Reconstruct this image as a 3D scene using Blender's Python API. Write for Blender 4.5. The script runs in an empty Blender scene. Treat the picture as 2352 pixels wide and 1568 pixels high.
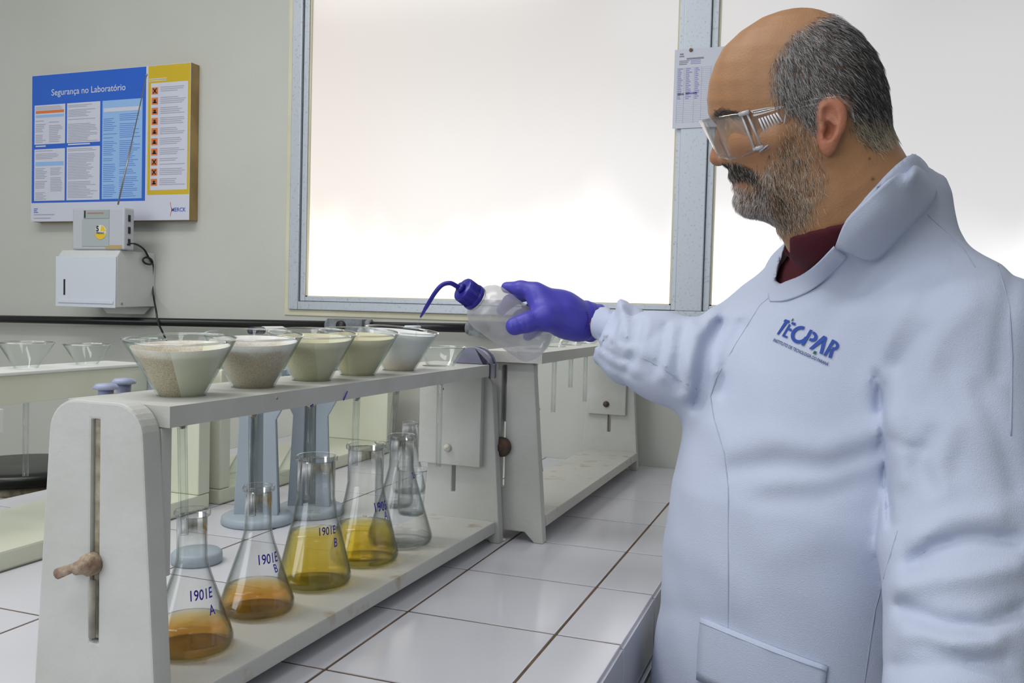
import bpy, bmesh, math, random
import numpy as np
from mathutils import Vector, Matrix

# ------------------------------------------------------------------ camera
SC = bpy.context.scene
COL = SC.collection
random.seed(7)
CT = 0.9                                   # height of the tiled bench top
FPX = 2015.8                               # focal length in pixels of the 2352 px wide frame
CAM = np.array([0.5002, -0.8169, CT + 0.3961])
def _axes(yaw, pit, rol):
    d = np.array([math.sin(yaw)*math.cos(pit), math.cos(yaw)*math.cos(pit), math.sin(pit)])
    r = np.cross(d, [0, 0, 1]); r /= np.linalg.norm(r); u = np.cross(r, d)
    return math.cos(rol)*r + math.sin(rol)*u, -math.sin(rol)*r + math.cos(rol)*u, d
RX, UX, DX = _axes(-0.3461, -0.0375, 0.0264)
cd = bpy.data.cameras.new('camera'); cam = bpy.data.objects.new('camera', cd); COL.objects.link(cam)
cd.sensor_width = 36; cd.sensor_fit = 'HORIZONTAL'; cd.lens = FPX/2352*36; cd.clip_start = 0.02
cam.matrix_world = Matrix(((RX[0], UX[0], -DX[0], CAM[0]), (RX[1], UX[1], -DX[1], CAM[1]), (RX[2], UX[2], -DX[2], CAM[2]), (0, 0, 0, 1)))
SC.camera = cam
SC.view_settings.view_transform = 'Standard'; SC.view_settings.look = 'None'
SC.view_settings.gamma = 1; SC.view_settings.use_curve_mapping = False
SC.view_settings.exposure = 0.0
SC.cycles.max_bounces = 10; SC.cycles.transparent_max_bounces = 40; SC.cycles.transmission_bounces = 8
SC.cycles.diffuse_bounces = 4; SC.cycles.glossy_bounces = 4
SC.cycles.sample_clamp_indirect = 4

# world and lamps
w = bpy.data.worlds.new('world'); SC.world = w; w.use_nodes = True
w.node_tree.nodes['Background'].inputs[0].default_value = (0.75, 0.85, 1.0, 1)
w.node_tree.nodes['Background'].inputs[1].default_value = 0.6
def area(name, loc, sx, sy, power, col=(1, 1, 1), rot=(0, 0, 0)):
    l = bpy.data.lights.new(name, 'AREA'); l.shape = 'RECTANGLE'; l.size = sx; l.size_y = sy; l.energy = power; l.color = col
    o = bpy.data.objects.new(name, l); o.location = loc; o.rotation_euler = rot; COL.objects.link(o); return o
area('ceiling_lamp', (-1.4, -0.2, 2.84), 1.3, 0.30, 15, (1, 0.985, 0.96))
area('ceiling_lamp', (-0.5, 0.2, 2.84), 1.3, 0.30, 8, (1, 0.985, 0.96))  # extra fill lamp, added to brighten the far bench and lower wall
area('ceiling_lamp', (0.0, -0.9, 2.84), 1.3, 0.30, 11, (0.97, 0.985, 1))
area('ceiling_lamp', (1.5, -1.8, 2.84), 1.3, 0.9, 9, (0.93, 0.96, 1))
area('rear_left_soft_light', (-1.5, -2.9, 1.9), 2.8, 1.8, 46, (0.90, 0.95, 1), (math.radians(80), 0, math.radians(-16)))  # unseen broad area light behind the camera; the wall has no window
PANE_TOP, PANE_LOW = 0.85, 1.40               # daylight on the frosted panes, sky above and sunlit yard below

# ------------------------------------------------------------------ helpers
def at(px, py, D):                           # point seen at pixel (px, py) at distance D along the view axis
    return CAM + D*(((px-1176)/FPX)*RX - ((py-784)/FPX)*UX + DX)
def ray(px, py): return ((px-1176)/FPX)*RX - ((py-784)/FPX)*UX + DX
def on_y(px, py, Y): v = ray(px, py); return CAM + (Y-CAM[1])/v[1]*v
def on_x(px, py, X): v = ray(px, py); return CAM + (X-CAM[0])/v[0]*v
def on_z(px, py, Z): v = ray(px, py); return CAM + (Z-CAM[2])/v[2]*v
def proj(P):
    P = np.asarray(P, float) - CAM; z = P@DX
    return 1176+FPX*(P@RX)/z, 784-FPX*(P@UX)/z, z
def unit(v): v = np.asarray(v, float); return v/np.linalg.norm(v)

class MB:
    """collects shapes and links them as ONE mesh object"""
    def __init__(s): s.v = []; s.f = []; s.m = []; s.sm = []
    def add(s, v, f, mi=0, smooth=False):
        k = len(s.v); s.v += [tuple(map(float, p)) for p in v]
        for q in f: s.f.append(tuple(k+i for i in q)); s.m.append(mi); s.sm.append(smooth)
        return s
    def box(s, a, b, mi=0):
        (x0, y0, z0), (x1, y1, z1) = a, b
        v = [(x0,y0,z0),(x1,y0,z0),(x1,y1,z0),(x0,y1,z0),(x0,y0,z1),(x1,y0,z1),(x1,y1,z1),(x0,y1,z1)]
        return s.add(v, [(0,3,2,1),(4,5,6,7),(0,1,5,4),(1,2,6,5),(2,3,7,6),(3,0,4,7)], mi)
    def prism(s, poly, o, ex, ey, ez, t, mi=0, smooth=False):
        """polygon (2D, in ex/ey from o) extruded by t along ez"""
        o, ex, ey, ez = map(lambda q: np.asarray(q, float), (o, ex, ey, ez)); n = len(poly)
        a = [o+ex*p[0]+ey*p[1] for p in poly]; b = [p+ez*t for p in a]
        f = [tuple(range(n))[::-1], tuple(range(n, 2*n))]+[(i, (i+1) % n, n+(i+1) % n, n+i) for i in range(n)]
        return s.add(a+b, f, mi, smooth)
    def lathe(s, prof, o=(0,0,0), axis=(0,0,1), n=32, mi=0, closed=False, smooth=True):
        """profile of (radius, height) turned about the axis"""
        o = np.asarray(o, float); a = unit(axis); h = np.array([1., 0, 0]) if abs(a[0]) < .9 else np.array([0, 1., 0])
        e1 = unit(np.cross(a, h)); e2 = np.cross(a, e1); v = []; f = []; m = len(prof)
        for r, z in prof:
            for k in range(n):
                t = 2*math.pi*k/n; v.append(o+a*z+(e1*math.cos(t)+e2*math.sin(t))*max(r, 1e-5))
        for i in range(m if closed else m-1):
            j = (i+1) % m
            for k in range(n): f.append((i*n+k, i*n+(k+1) % n, j*n+(k+1) % n, j*n+k))
        if not closed:
            if prof[0][0] > 1e-4: f.append(tuple(range(n))[::-1])
            if prof[-1][0] > 1e-4: f.append(tuple((m-1)*n+k for k in range(n)))
        return s.add(v, f, mi, smooth)
    def tube(s, path, r, n=10, mi=0, cap=True):
        P = [np.asarray(p, float) for p in path]; m = len(P); v = []; f = []
        rr = r if hasattr(r, '__len__') else [r]*m; up = None
        for i in range(m):
            t = unit(P[min(i+1, m-1)]-P[max(i-1, 0)])
            if up is None: up = np.cross(t, [0, 0, 1.]) if abs(t[2]) < .9 else np.cross(t, [1., 0, 0])
            up = unit(up-t*(up@t)); w_ = np.cross(t, up)
            for k in range(n):
                a = 2*math.pi*k/n; v.append(P[i]+(up*math.cos(a)+w_*math.sin(a))*rr[i])
        for i in range(m-1):
            for k in range(n): f.append((i*n+k, i*n+(k+1) % n, (i+1)*n+(k+1) % n, (i+1)*n+k))
        if cap: f += [tuple(range(n))[::-1], tuple((m-1)*n+k for k in range(n))]
        return s.add(v, f, mi, True)
    def build(s, name, mats, parent=None, bevel=0, seg=2, loc=None, auto=False):
        me = bpy.data.meshes.new(name); v = s.v
        if loc is not None: v = [(a-loc[0], b-loc[1], c-loc[2]) for a, b, c in v]
        me.from_pydata(v, [], s.f)
        if not isinstance(mats, (list, tuple)): mats = [mats]
        for m_ in mats: me.materials.append(m_)
        me.polygons.foreach_set('material_index', s.m); me.polygons.foreach_set('use_smooth', s.sm)
        bm = bmesh.new(); bm.from_mesh(me)
        bmesh.ops.remove_doubles(bm, verts=bm.verts, dist=1e-6)
        bmesh.ops.recalc_face_normals(bm, faces=bm.faces)
        if bevel:
            ed = [e for e in bm.edges if len(e.link_faces) == 2 and e.calc_face_angle(0) > 0.6]
            res = bmesh.ops.bevel(bm, geom=ed, offset=bevel, segments=seg, affect='EDGES', profile=0.6)
            if seg > 1:
                for q in res['faces']: q.smooth = q.calc_area() < 40*bevel*bevel or q.smooth or len(q.verts) == 4
                big = sorted(bm.faces, key=lambda q: -q.calc_area())[:max(6, len(s.f))]
                for q in big:
                    if q.calc_area() > 30*bevel*bevel and all(e.is_manifold for e in q.edges) and not any(s.sm): q.smooth = q in res['faces'] and False
                for e in bm.edges:
                    if len(e.link_faces) == 2 and e.calc_face_angle(0) > 0.7: e.smooth = False
        bm.to_mesh(me); bm.free(); me.update()
        o = bpy.data.objects.new(name, me); COL.objects.link(o)
        if loc is not None: o.location = loc
        if parent is not None: o.parent = parent
        if auto:
            for e in me.edges: pass
        return o
def wm(o):
    return o.matrix_basis.copy() if o.parent is None else wm(o.parent) @ o.matrix_parent_inverse @ o.matrix_basis
def child(o, parent):                        # parent an object made in world space without moving it
    o.parent = parent; o.matrix_parent_inverse = wm(parent).inverted(); return o
def tag(o, label=None, cat=None, group=None, kind=None):
    if label: o['label'] = label
    if cat: o['category'] = cat
    if group: o['group'] = group
    if kind: o['kind'] = kind
    return o
def empty(name, loc, label=None, cat=None, group=None, rz=0, kind=None):
    o = bpy.data.objects.new(name, None); o.empty_display_size = .05; COL.objects.link(o)
    o.location = [float(q) for q in loc]; o.rotation_euler = (0, 0, rz); return tag(o, label, cat, group, kind)
def part(mb, name, mat, root, **k): return child(mb.build(name, mat, **k), root)

# ------------------------------------------------------------------ materials
def mat(name, col, rough=.5, metal=0, spec=.5, noise=0, nscale=20, bump=0, bscale=200, col2=None, coat=0, sss=0, trans=0, ior=1.45, nlo=.35, nhi=.65):
    m = bpy.data.materials.new(name); m.use_nodes = True; nt = m.node_tree; b = nt.nodes['Principled BSDF']
    b.inputs['Base Color'].default_value = (*col, 1); b.inputs['Roughness'].default_value = rough; b.inputs['Metallic'].default_value = metal
    b.inputs['Specular IOR Level'].default_value = spec; b.inputs['IOR'].default_value = ior
    b.inputs['Coat Weight'].default_value = coat; b.inputs['Transmission Weight'].default_value = trans
    if sss: b.inputs['Subsurface Weight'].default_value = sss; b.inputs['Subsurface Radius'].default_value = (.02, .008, .004); b.inputs['Subsurface Scale'].default_value = .3
    tc = nt.nodes.new('ShaderNodeTexCoord')
    if col2 is not None or noise:
        n = nt.nodes.new('ShaderNodeTexNoise'); n.inputs['Scale'].default_value = nscale; n.inputs['Detail'].default_value = 5
        r = nt.nodes.new('ShaderNodeValToRGB'); c2 = col2 if col2 is not None else tuple(max(0, c*(1-noise)) for c in col)
        r.color_ramp.elements[0].color = (*c2, 1); r.color_ramp.elements[1].color = (*col, 1)
        r.color_ramp.elements[0].position = nlo; r.color_ramp.elements[1].position = nhi
        nt.links.new(tc.outputs['Object'], n.inputs['Vector']); nt.links.new(n.outputs['Fac'], r.inputs['Fac']); nt.links.new(r.outputs['Color'], b.inputs['Base Color'])
    if bump:
        n = nt.nodes.new('ShaderNodeTexNoise'); n.inputs['Scale'].default_value = bscale; n.inputs['Detail'].default_value = 4
        bp = nt.nodes.new('ShaderNodeBump'); bp.inputs['Strength'].default_value = bump; bp.inputs['Distance'].default_value = .002
        nt.links.new(tc.outputs['Object'], n.inputs['Vector']); nt.links.new(n.outputs['Fac'], bp.inputs['Height']); nt.links.new(bp.outputs['Normal'], b.inputs['Normal'])
    return m
def glass(name, tint=(.97, .985, .975), rim=(.45, .52, .50), gloss=1.0, power=3.0, ior=1.5, base=.035):
    """thin clear glass: see-through, glossy by fresnel, darker where the wall is seen edge-on"""
    m = bpy.data.materials.new(name); m.use_nodes = True; nt = m.node_tree; nt.nodes.clear()
    out = nt.nodes.new('ShaderNodeOutputMaterial'); mix = nt.nodes.new('ShaderNodeMixShader')
    tr = nt.nodes.new('ShaderNodeBsdfTransparent'); gl = nt.nodes.new('ShaderNodeBsdfGlossy'); gl.inputs['Roughness'].default_value = .03
    fr = nt.nodes.new('ShaderNodeMath'); fr.operation = 'MULTIPLY_ADD'; fr.inputs[1].default_value = .80; fr.inputs[2].default_value = base; fp = nt.nodes.new('ShaderNodeMath'); fp.operation = 'POWER'; fp.inputs[1].default_value = 4.5
    lw = nt.nodes.new('ShaderNodeLayerWeight'); lw.inputs['Blend'].default_value = .5
    pw = nt.nodes.new('ShaderNodeMath'); pw.operation = 'POWER'; pw.inputs[1].default_value = power
    cm = nt.nodes.new('ShaderNodeMix'); cm.data_type = 'RGBA'; cm.inputs['A'].default_value = (*tint, 1); cm.inputs['B'].default_value = (*rim, 1)
    mu = nt.nodes.new('ShaderNodeMath'); mu.operation = 'MULTIPLY'; mu.inputs[1].default_value = gloss; mu.use_clamp = True
    L = nt.links.new
    L(lw.outputs['Facing'], pw.inputs[0]); L(pw.outputs[0], cm.inputs['Factor']); L(cm.outputs['Result'], tr.inputs['Color'])
    L(lw.outputs['Facing'], fp.inputs[0]); L(fp.outputs[0], fr.inputs[0]); L(fr.outputs[0], mu.inputs[0]); L(mu.outputs[0], mix.inputs[0]); L(tr.outputs[0], mix.inputs[1]); L(gl.outputs[0], mix.inputs[2]); L(mix.outputs[0], out.inputs[0])
    return m
M = {}
M['wall'] = mat('wall_paint', (.57, .58, .54), .6, bump=.25, bscale=90, col2=(.54, .55, .50), nscale=3)
M['ceil'] = mat('ceiling_paint', (.8, .8, .78), .8)
M['floor'] = mat('floor_vinyl', (.35, .34, .32), .4, noise=.2, nscale=6)
M['trimw'] = mat('reveal_paint', (.70, .67, .50), .6, noise=.12, nscale=8)
M['alu'] = mat('aged_aluminium', (.50, .54, .60), .42, metal=.35, col2=(.36, .39, .44), nscale=160, nlo=.30, nhi=.42)
M['dark'] = mat('dark_gap', (.02, .02, .02), .7)
M['tile'] = mat('glazed_tile', (.62, .62, .67), .15, col2=(.60, .60, .645), nscale=5)
M['grout'] = mat('brown_grout', (.16, .095, .055), .9, noise=.5, nscale=25, bump=.4)
M['wood'] = mat('white_painted_wood', (.56, .565, .54), .45, col2=(.50, .50, .46), nscale=11, bump=.3, bscale=120)
M['woodold'] = mat('stained_painted_wood', (.56, .56, .52), .5, col2=(.42, .35, .25), nscale=26, nlo=.26, nhi=.40, bump=.4, bscale=150)
M['groove'] = mat('bare_wood_groove', (.42, .38, .29), .75, col2=(.22, .18, .12), nscale=60, bump=.4)
M['rust'] = mat('rusty_bolt', (.24, .15, .10), .7, metal=.3, col2=(.50, .40, .30), nscale=90, bump=.8, bscale=300)
M['ironblk'] = mat('blackened_knob', (.06, .05, .045), .55, metal=.3, col2=(.14, .08, .05), nscale=70, bump=.5)
M['pvc'] = mat('cream_plastic', (.70, .72, .60), .38, sss=0, col2=(.66, .68, .54), nscale=7)
M['pvcw'] = mat('white_plastic', (.72, .735, .70), .35)
M['bluegrey'] = mat('blue_grey_plastic', (.36, .42, .48), .4, noise=.08, nscale=12)
M['smoke'] = mat('smoky_plastic', (.20, .20, .30), .18, trans=.35, coat=.3)
M['glass'] = glass('flask_glass', tint=(.985, .99, .988), rim=(.42, .47, .48), gloss=1.15, power=2.6)
M['thin'] = glass('funnel_glass', tint=(.985, .992, .99), rim=(.72, .80, .78), gloss=.9, power=3)
M['tubeg'] = glass('glass_stem', tint=(.97, .98, .98), rim=(.58, .64, .65), gloss=1.0, power=2.5)
M['goggle'] = glass('clear_polycarbonate', tint=(.95, .945, .955), rim=(.78, .78, .80), gloss=1.5, power=3, base=.09)
M['pipe'] = mat('black_conduit', (.012, .012, .014), .3)
M['cast'] = mat('grey_cast_conduit_box', (.22, .24, .26), .6, col2=(.14, .15, .17), nscale=60, bump=.5)
M['white'] = mat('white_enamel', (.66, .70, .78), .3)
M['whiteg'] = mat('white_enamel_side', (.64, .66, .66), .35, noise=.05)
M['radio'] = mat('silver_grey_plastic', (.52, .54, .60), .4)
M['radio2'] = mat('light_grey_plastic', (.42, .46, .48), .5)
M['black'] = mat('black_plastic', (.015, .016, .017), .35)
M['navy'] = mat('marker_ink', (.03, .02, .38), .6)
M['chrome'] = mat('antenna_metal', (.35, .35, .36), .35, metal=.8)
M['paper'] = mat('paper', (.66, .68, .78), .6)
def liquid(name, col, dens):
    m = bpy.data.materials.new(name); m.use_nodes = True; nt = m.node_tree; nt.nodes.clear()
    out = nt.nodes.new('ShaderNodeOutputMaterial'); g = nt.nodes.new('ShaderNodeBsdfRefraction'); g.inputs['IOR'].default_value = 1.12; g.inputs['Roughness'].default_value = 0.0
    g.inputs['Color'].default_value = (1, 1, 1, 1)
    gl = nt.nodes.new('ShaderNodeBsdfGlossy'); gl.inputs['Roughness'].default_value = .02; fr = nt.nodes.new('ShaderNodeValue'); fr.outputs[0].default_value = .03
    mx = nt.nodes.new('ShaderNodeMixShader'); va = nt.nodes.new('ShaderNodeVolumeAbsorption'); va.inputs['Color'].default_value = (*col, 1); va.inputs['Density'].default_value = dens
    L = nt.links.new; tp_ = nt.nodes.new('ShaderNodeBsdfTransparent'); m0 = nt.nodes.new('ShaderNodeMixShader'); m0.inputs[0].default_value = .6; L(g.outputs[0], m0.inputs[1]); L(tp_.outputs[0], m0.inputs[2])
    L(fr.outputs[0], mx.inputs[0]); L(m0.outputs[0], mx.inputs[1]); L(gl.outputs[0], mx.inputs[2]); L(mx.outputs[0], out.inputs[0]); L(va.outputs[0], out.inputs[1])
    return m
M['amber'] = liquid('amber_filtrate', (.95, .69, .0), 38)
M['yellow'] = liquid('yellow_filtrate', (.95, .83, .0), 34)
M['water'] = liquid('water', (.9, .95, 1), .5)
# ------------------------------------------------------------------ setting: room shell
WY = 1.42
def S(mb, name, m, **k): return tag(mb.build(name, m, **k), kind='structure')
X0, X1, Y0, ZC = -3.4, 3.0, -3.2, 2.9
wx0, wx1, wz0, wz1 = -1.012, 1.80, CT+.377, CT+1.62
mb = MB(); xs = [X0, wx0, wx1, X1]; zs = [0, wz0, wz1, ZC]; v = []; f = []
for y in (WY, WY+.2):
    for z in zs:
        for x in xs: v.append((x, y, z))
for j in range(3):
    for i in range(3):
        if i == 1 and j == 1: continue
        a = j*4+i; f += [(a, a+1, a+5, a+4), (16+a, 16+a+4, 16+a+5, 16+a+1)]
for a, b in ((5, 6), (6, 10), (10, 9), (9, 5), (0, 3), (3, 15), (15, 12), (12, 0)): f.append((a, b, 16+b, 16+a))
S(mb.add(v, f), 'wall_back', M['wall'])
S(MB().box((X0, Y0, -.1), (X1, WY+.2, 0)), 'floor', M['floor'])
S(MB().box((X0, Y0, ZC), (X1, WY+.2, ZC+.1)), 'ceiling', M['ceil'])
S(MB().box((X0-.1, Y0, 0), (X0, WY+.2, ZC)), 'wall_left', M['wall'])
S(MB().box((X1, Y0, 0), (X1+.1, WY+.2, ZC)), 'wall_right', M['wall'])
S(MB().box((X0, Y0-.1, 0), (X1, Y0, ZC)), 'wall_front', M['wall'])
# plaster reveal round the window
mb = MB(); t = .018
for a, b in (((wx0-t, wz0-t*.2), (wx0, wz1)), ((wx0-t, wz1), (wx1, wz1+t)), ((wx0-t, wz0-t), (wx1, wz0-.0005))):
    mb.box((a[0], WY-.004, a[1]), (b[0], WY+.01, b[1]))
S(mb, 'trim_1', M['trimw'], bevel=.002)

# the window: aged aluminium frame, two frosted panes lit by the day outside
def pane_mat():
    m = bpy.data.materials.new('frosted_lit_pane'); m.use_nodes = True; nt = m.node_tree; b = nt.nodes['Principled BSDF']; L = nt.links.new
    N = lambda t_: nt.nodes.new('ShaderNode'+t_)
    tc = N('TexCoord'); sp = N('SeparateXYZ'); L(tc.outputs['Object'], sp.inputs[0])
    mp = N('Mapping'); mp.inputs['Rotation'].default_value = (0, .5, 0); mp.inputs['Scale'].default_value = (3.2, 1, 1.1); L(tc.outputs['Object'], mp.inputs['Vector'])
    n = N('TexNoise'); n.inputs['Scale'].default_value = 1.5; n.inputs['Detail'].default_value = 1.5; L(mp.outputs[0], n.inputs['Vector'])
    # height of the sunlit yard seen through the frosting, with a soft uneven edge
    h = N('Math'); h.operation = 'MULTIPLY_ADD'; h.inputs[1].default_value = -.42; L(n.outputs['Fac'], h.inputs[0]); L(sp.outputs['Z'], h.inputs[2])
    mr = N('MapRange'); mr.interpolation_type = 'SMOOTHSTEP'; mr.inputs['From Min'].default_value = CT+.42-.2; mr.inputs['From Max'].default_value = CT+.72-.2
    mr.inputs['To Min'].default_value = PANE_LOW; mr.inputs['To Max'].default_value = PANE_TOP; L(h.outputs[0], mr.inputs['Value'])
    m2 = N('MapRange'); m2.inputs['From Min'].default_value = CT+.42; m2.inputs['From Max'].default_value = CT+1.2; m2.inputs['To Min'].default_value = 1.15; m2.inputs['To Max'].default_value = .77; L(sp.outputs['Z'], m2.inputs['Value'])
    mu = N('Math'); mu.operation = 'MULTIPLY'; L(mr.outputs[0], mu.inputs[0]); L(m2.outputs[0], mu.inputs[1])
    cr = N('MapRange'); cr.inputs['From Min'].default_value = -.9; cr.inputs['From Max'].default_value = .6; L(sp.outputs['X'], cr.inputs['Value'])
    mc = N('Mix'); mc.data_type = 'RGBA'; mc.inputs['A'].default_value = (1, .925, .85, 1); mc.inputs['B'].default_value = (.98, .97, .985, 1); L(cr.outputs[0], mc.inputs['Factor'])
    L(mc.outputs['Result'], b.inputs['Emission Color']); m4 = N('MapRange'); m4.inputs['From Min'].default_value = -.95; m4.inputs['From Max'].default_value = .7; m4.inputs['To Min'].default_value = 1.02; m4.inputs['To Max'].default_value = .80; L(sp.outputs['X'], m4.inputs['Value']); m5 = N('Math'); m5.operation = 'MULTIPLY'; L(mu.outputs[0], m5.inputs[0]); L(m4.outputs[0], m5.inputs[1]); L(m5.outputs[0], b.inputs['Emission Strength'])
    b.inputs['Base Color'].default_value = (.10, .10, .10, 1); b.inputs['Roughness'].default_value = .22
    return m
M['pane'] = pane_mat()
win = tag(empty('window_1', (wx0, WY, wz0)), kind='structure')
mx0, mx1 = .120, .216
part(MB().box((wx0, WY-.012, wz0), (wx0+.033, WY+.06, wz1)), 'jamb', M['alu'], win, bevel=.002)
part(MB().box((wx0+.0335, WY-.012, wz0), (wx1, WY+.06, wz0+.024)), 'sill_rail', M['alu'], win, bevel=.002)
part(MB().box((wx0+.0335, WY-.012, wz1-.03), (wx1-.034, WY+.06, wz1)), 'head_rail', M['alu'], win, bevel=.002)
part(MB().box((wx1-.033, WY-.012, wz0+.025), (wx1, WY+.06, wz1)), 'jamb', M['alu'], win, bevel=.002)
def sash(x0, x1, dx0, dx1):
    mb = MB(); y0, y1 = WY-.004, WY+.05; z0, z1 = wz0+.0255, wz1-.032
    mb.box((x0, y0, z0), (x0+dx0, y1, z1)); mb.box((x1-dx1, y0, z0), (x1, y1, z1))
    mb.box((x0+dx0, y0+.001, z0), (x1-dx1, y1, z0+.013)); mb.box((x0+dx0, y0+.001, z1-.014), (x1-dx1, y1, z1))
    part(mb, 'sash', M['alu'], win, bevel=.0015)
    mb = MB(); a, b = x0+dx0, x1-dx1
    for q in ((a, z0+.013, a+.005, z1), (b-.005, z0+.013, b, z1), (a, z0+.013, b, z0+.016)): mb.box((q[0], y0+.006, q[1]), (q[2], y1, q[3]))
    part(mb, 'sealant', M['trimw'], win)
    part(MB().box((a, y0+.012, z0+.012), (b, y0+.018, z1-.012)), 'pane', M['pane'], win)
sash(wx0+.036, mx0+.012, .016, .012)
sash(mx1-.016, wx1-.036, .016, .016)
part(MB().box((mx0+.0125, WY-.014, wz0+.0245), (mx1-.017, WY+.05, wz1-.031)), 'mullion', M['alu'], win, bevel=.002)
# tiled bench ------------------------------------------------------
BX0, BX1, BY0, BY1 = -1.003, .2833, -1.30, WY
bench = empty('tiled_bench', (0, 0, 0), 'long laboratory bench covered in white glazed tiles with brown joints', 'bench')
M['slab'] = M['grout']
part(MB().box((BX0, BY0, CT-.085), (BX1-.003, BY1-.0005, CT-.0011)), 'bench_slab', M['grout'], bench)
part(MB().box((BX0+.03, BY0+.03, .0), (BX1-.02, BY1-.0005, CT-.0855)), 'cabinet_body', mat('cabinet_paint', (.42, .43, .36), .5, noise=.1), bench)
J = .0036
def tile_mesh(name, sx, sy, th=.008):
    o = MB().box((-sx/2, -sy/2, -th), (sx/2, sy/2, 0)).build(name, M['tile'], bevel=.0011, seg=2); me = o.data; bpy.data.objects.remove(o); return me
rng = random.Random(3)
xs = [(-1.003+.2*i, -1.003+.2*(i+1)) for i in range(5)]; xs = [(-1.0, -.8), (-.8, -.6), (-.6, -.4), (-.4, -.2), (-.2, 0), (0, .2003), (.2003, BX1)]
meshes = {}
def put_tile(w_, h_, loc, rot=(0, 0, 0)):
    key = (round(w_, 4), round(h_, 4))
    if key not in meshes: meshes[key] = tile_mesh('tile', w_-J, h_-J)
    o = bpy.data.objects.new('tile', meshes[key]); COL.objects.link(o); o.location = loc
    o.rotation_euler = (rot[0]+rng.uniform(-1, 1)*.0005, rot[1]+rng.uniform(-1, 1)*.0005, rot[2]+rng.uniform(-1, 1)*.0010); child(o, bench); return o
ys = [(.2*j, .2*j+.2) for j in range(-6, 7)]+[(1.4, BY1)]
for (a, b) in xs:
    for (c, d) in ys: put_tile(b-a, d-c, ((a+b)/2, (c+d)/2, CT))
for (c, d) in ys: put_tile(.083, d-c, (BX1+.0015, (c+d)/2, CT-.0445), (0, math.pi/2, 0))
part(MB().box((BX1-.02, BY0, CT-.098), (BX1+.006, BY1-.001, CT-.089)), 'edge_strip', M['alu'], bench, bevel=.001)

# conduit on the wall ----------------------------------------------
def seg_box(mb, xa, xb, za, zb, hz, y0, y1):
    mb.prism([(xa, za-hz), (xb, zb-hz), (xb, zb+hz), (xa, za+hz)], (0, y0, 0), (1, 0, 0), (0, 0, 1), (0, 1, 0), y1-y0)
con = empty('wall_conduit', (-1.5, WY-.03, CT+.33), 'black electrical conduit running along the wall under poster and window', 'conduit')
zl = lambda x: CT+.316+(x+2.1)*.0145
yC = WY-.035
part(MB().tube([(-3.35, yC, zl(-3.35)), (-.862, yC, zl(-.862))], .0125, 16), 'pipe', M['pipe'], con)
part(MB().tube([(-.718, yC, zl(-.718)), (-.425, yC, zl(-.425))], .0125, 16), 'pipe', M['pipe'], con)
def jbox(xa, xb):
    mb = MB(); mb.box((xa+.016, WY-.062, zl(xa)-.020), (xb-.016, WY-.001, zl(xa)+.020))
    for q, s_ in ((xa, 1), (xb, -1)): mb.lathe([(.0165, 0), (.0185, .004), (.0185, .012), (.016, .019)], (q, yC, zl(q)), (s_, 0, 0), 16)
    o = part(mb, 'junction_box', M['cast'], con)
    part(MB().lathe([(.015, 0), (.015, .006), (.010, .010)], (xa+.062, WY-.061, zl(xa)+.001), (0, -1, 0), 18), 'outlet_cap', M['black'], o)
    part(MB().lathe([(.003, 0), (.003, .002)], (xb-.028, WY-.061, zl(xa)-.012), (0, -1, 0), 10), 'screw', M['alu'], o)
jbox(-.862, -.718); jbox(-.425, -.285)

# safety poster ------------------------------------------------------
PX0, PX1, PZ0, PZ1, PYF = -1.995, -1.353, CT+.641, CT+1.118, WY-.038
pos = empty('safety_poster', ((PX0+PX1)/2, WY-.02, PZ0), 'blue and yellow printed laboratory safety poster on a thick wooden board', 'poster')
part(MB().box((PX0, PYF, PZ0), (PX1, WY-.0005, PZ1)), 'board', mat('raw_board_edge', (.42, .28, .11), .6, noise=.35, nscale=9), pos, bevel=.001)
pm = {k: mat('print_'+k, c, r_) for k, c, r_ in (('white', (.62, .64, .75), .16), ('blue', (.03, .13, .60), .13), ('lightblue', (.30, .50, .82), .13), ('yellow', (.62, .44, .03), .2),
      ('orange', (.70, .20, .06), .3), ('black', (.03, .02, .02), .4), ('grey', (.38, .40, .50), .3), ('navy', (.10, .16, .55), .3))}
PW, PH = PX1-PX0, PZ1-PZ0
keys = list(pm); mb = MB(); lay = {'n': 0}
def pr_(u0, v0, u1, v1, k, dz):              # rectangle in poster units (0..1 from the top left)
    y = PYF-.0004-dz*.00025
    mb.add([(PX0+PW*u0, y, PZ1-PH*v0), (PX0+PW*u0, y, PZ1-PH*v1), (PX0+PW*u1, y, PZ1-PH*v1), (PX0+PW*u1, y, PZ1-PH*v0)], [(0, 1, 2, 3)], keys.index(k))
pr_(0, 0, 1, 1, 'white', 0)
pr_(.004, .003, .735, .872, 'blue', 1)
pr_(.748, .003, .997, .835, 'yellow', 1); pr_(.765, .115, .985, .805, 'white', 2)
for (a, b, c, d) in ((.022, .205, .226, .472), (.238, .205, .452, .472), (.022, .505, .226, .858), (.238, .50, .452, .858)): pr_(a, b, c, d, 'white', 2)
pr_(.466, .205, .715, .855, 'lightblue', 2)
pr_(.475, .255, .705, .28, 'white', 3)
pr_(.03, .243, .218, .262, 'orange', 3); pr_(.03, .272, .218, .290, 'lightblue', 3); pr_(.03, .592, .218, .620, 'lightblue', 3)
r3 = random.Random(5)
def lines(u0, v0, u1, v1, dv, k='grey', h=.45, lv=3):
    q = v0
    while q < v1:
        if r3.random() < .9: pr_(u0, q, u0+(u1-u0)*r3.uniform(.6, 1), q+dv*h, k, lv)
        q += dv
lines(.03, .215, .21, .235, .009); lines(.03, .31, .10, .46, .012); lines(.12, .31, .21, .46, .012)
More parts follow.
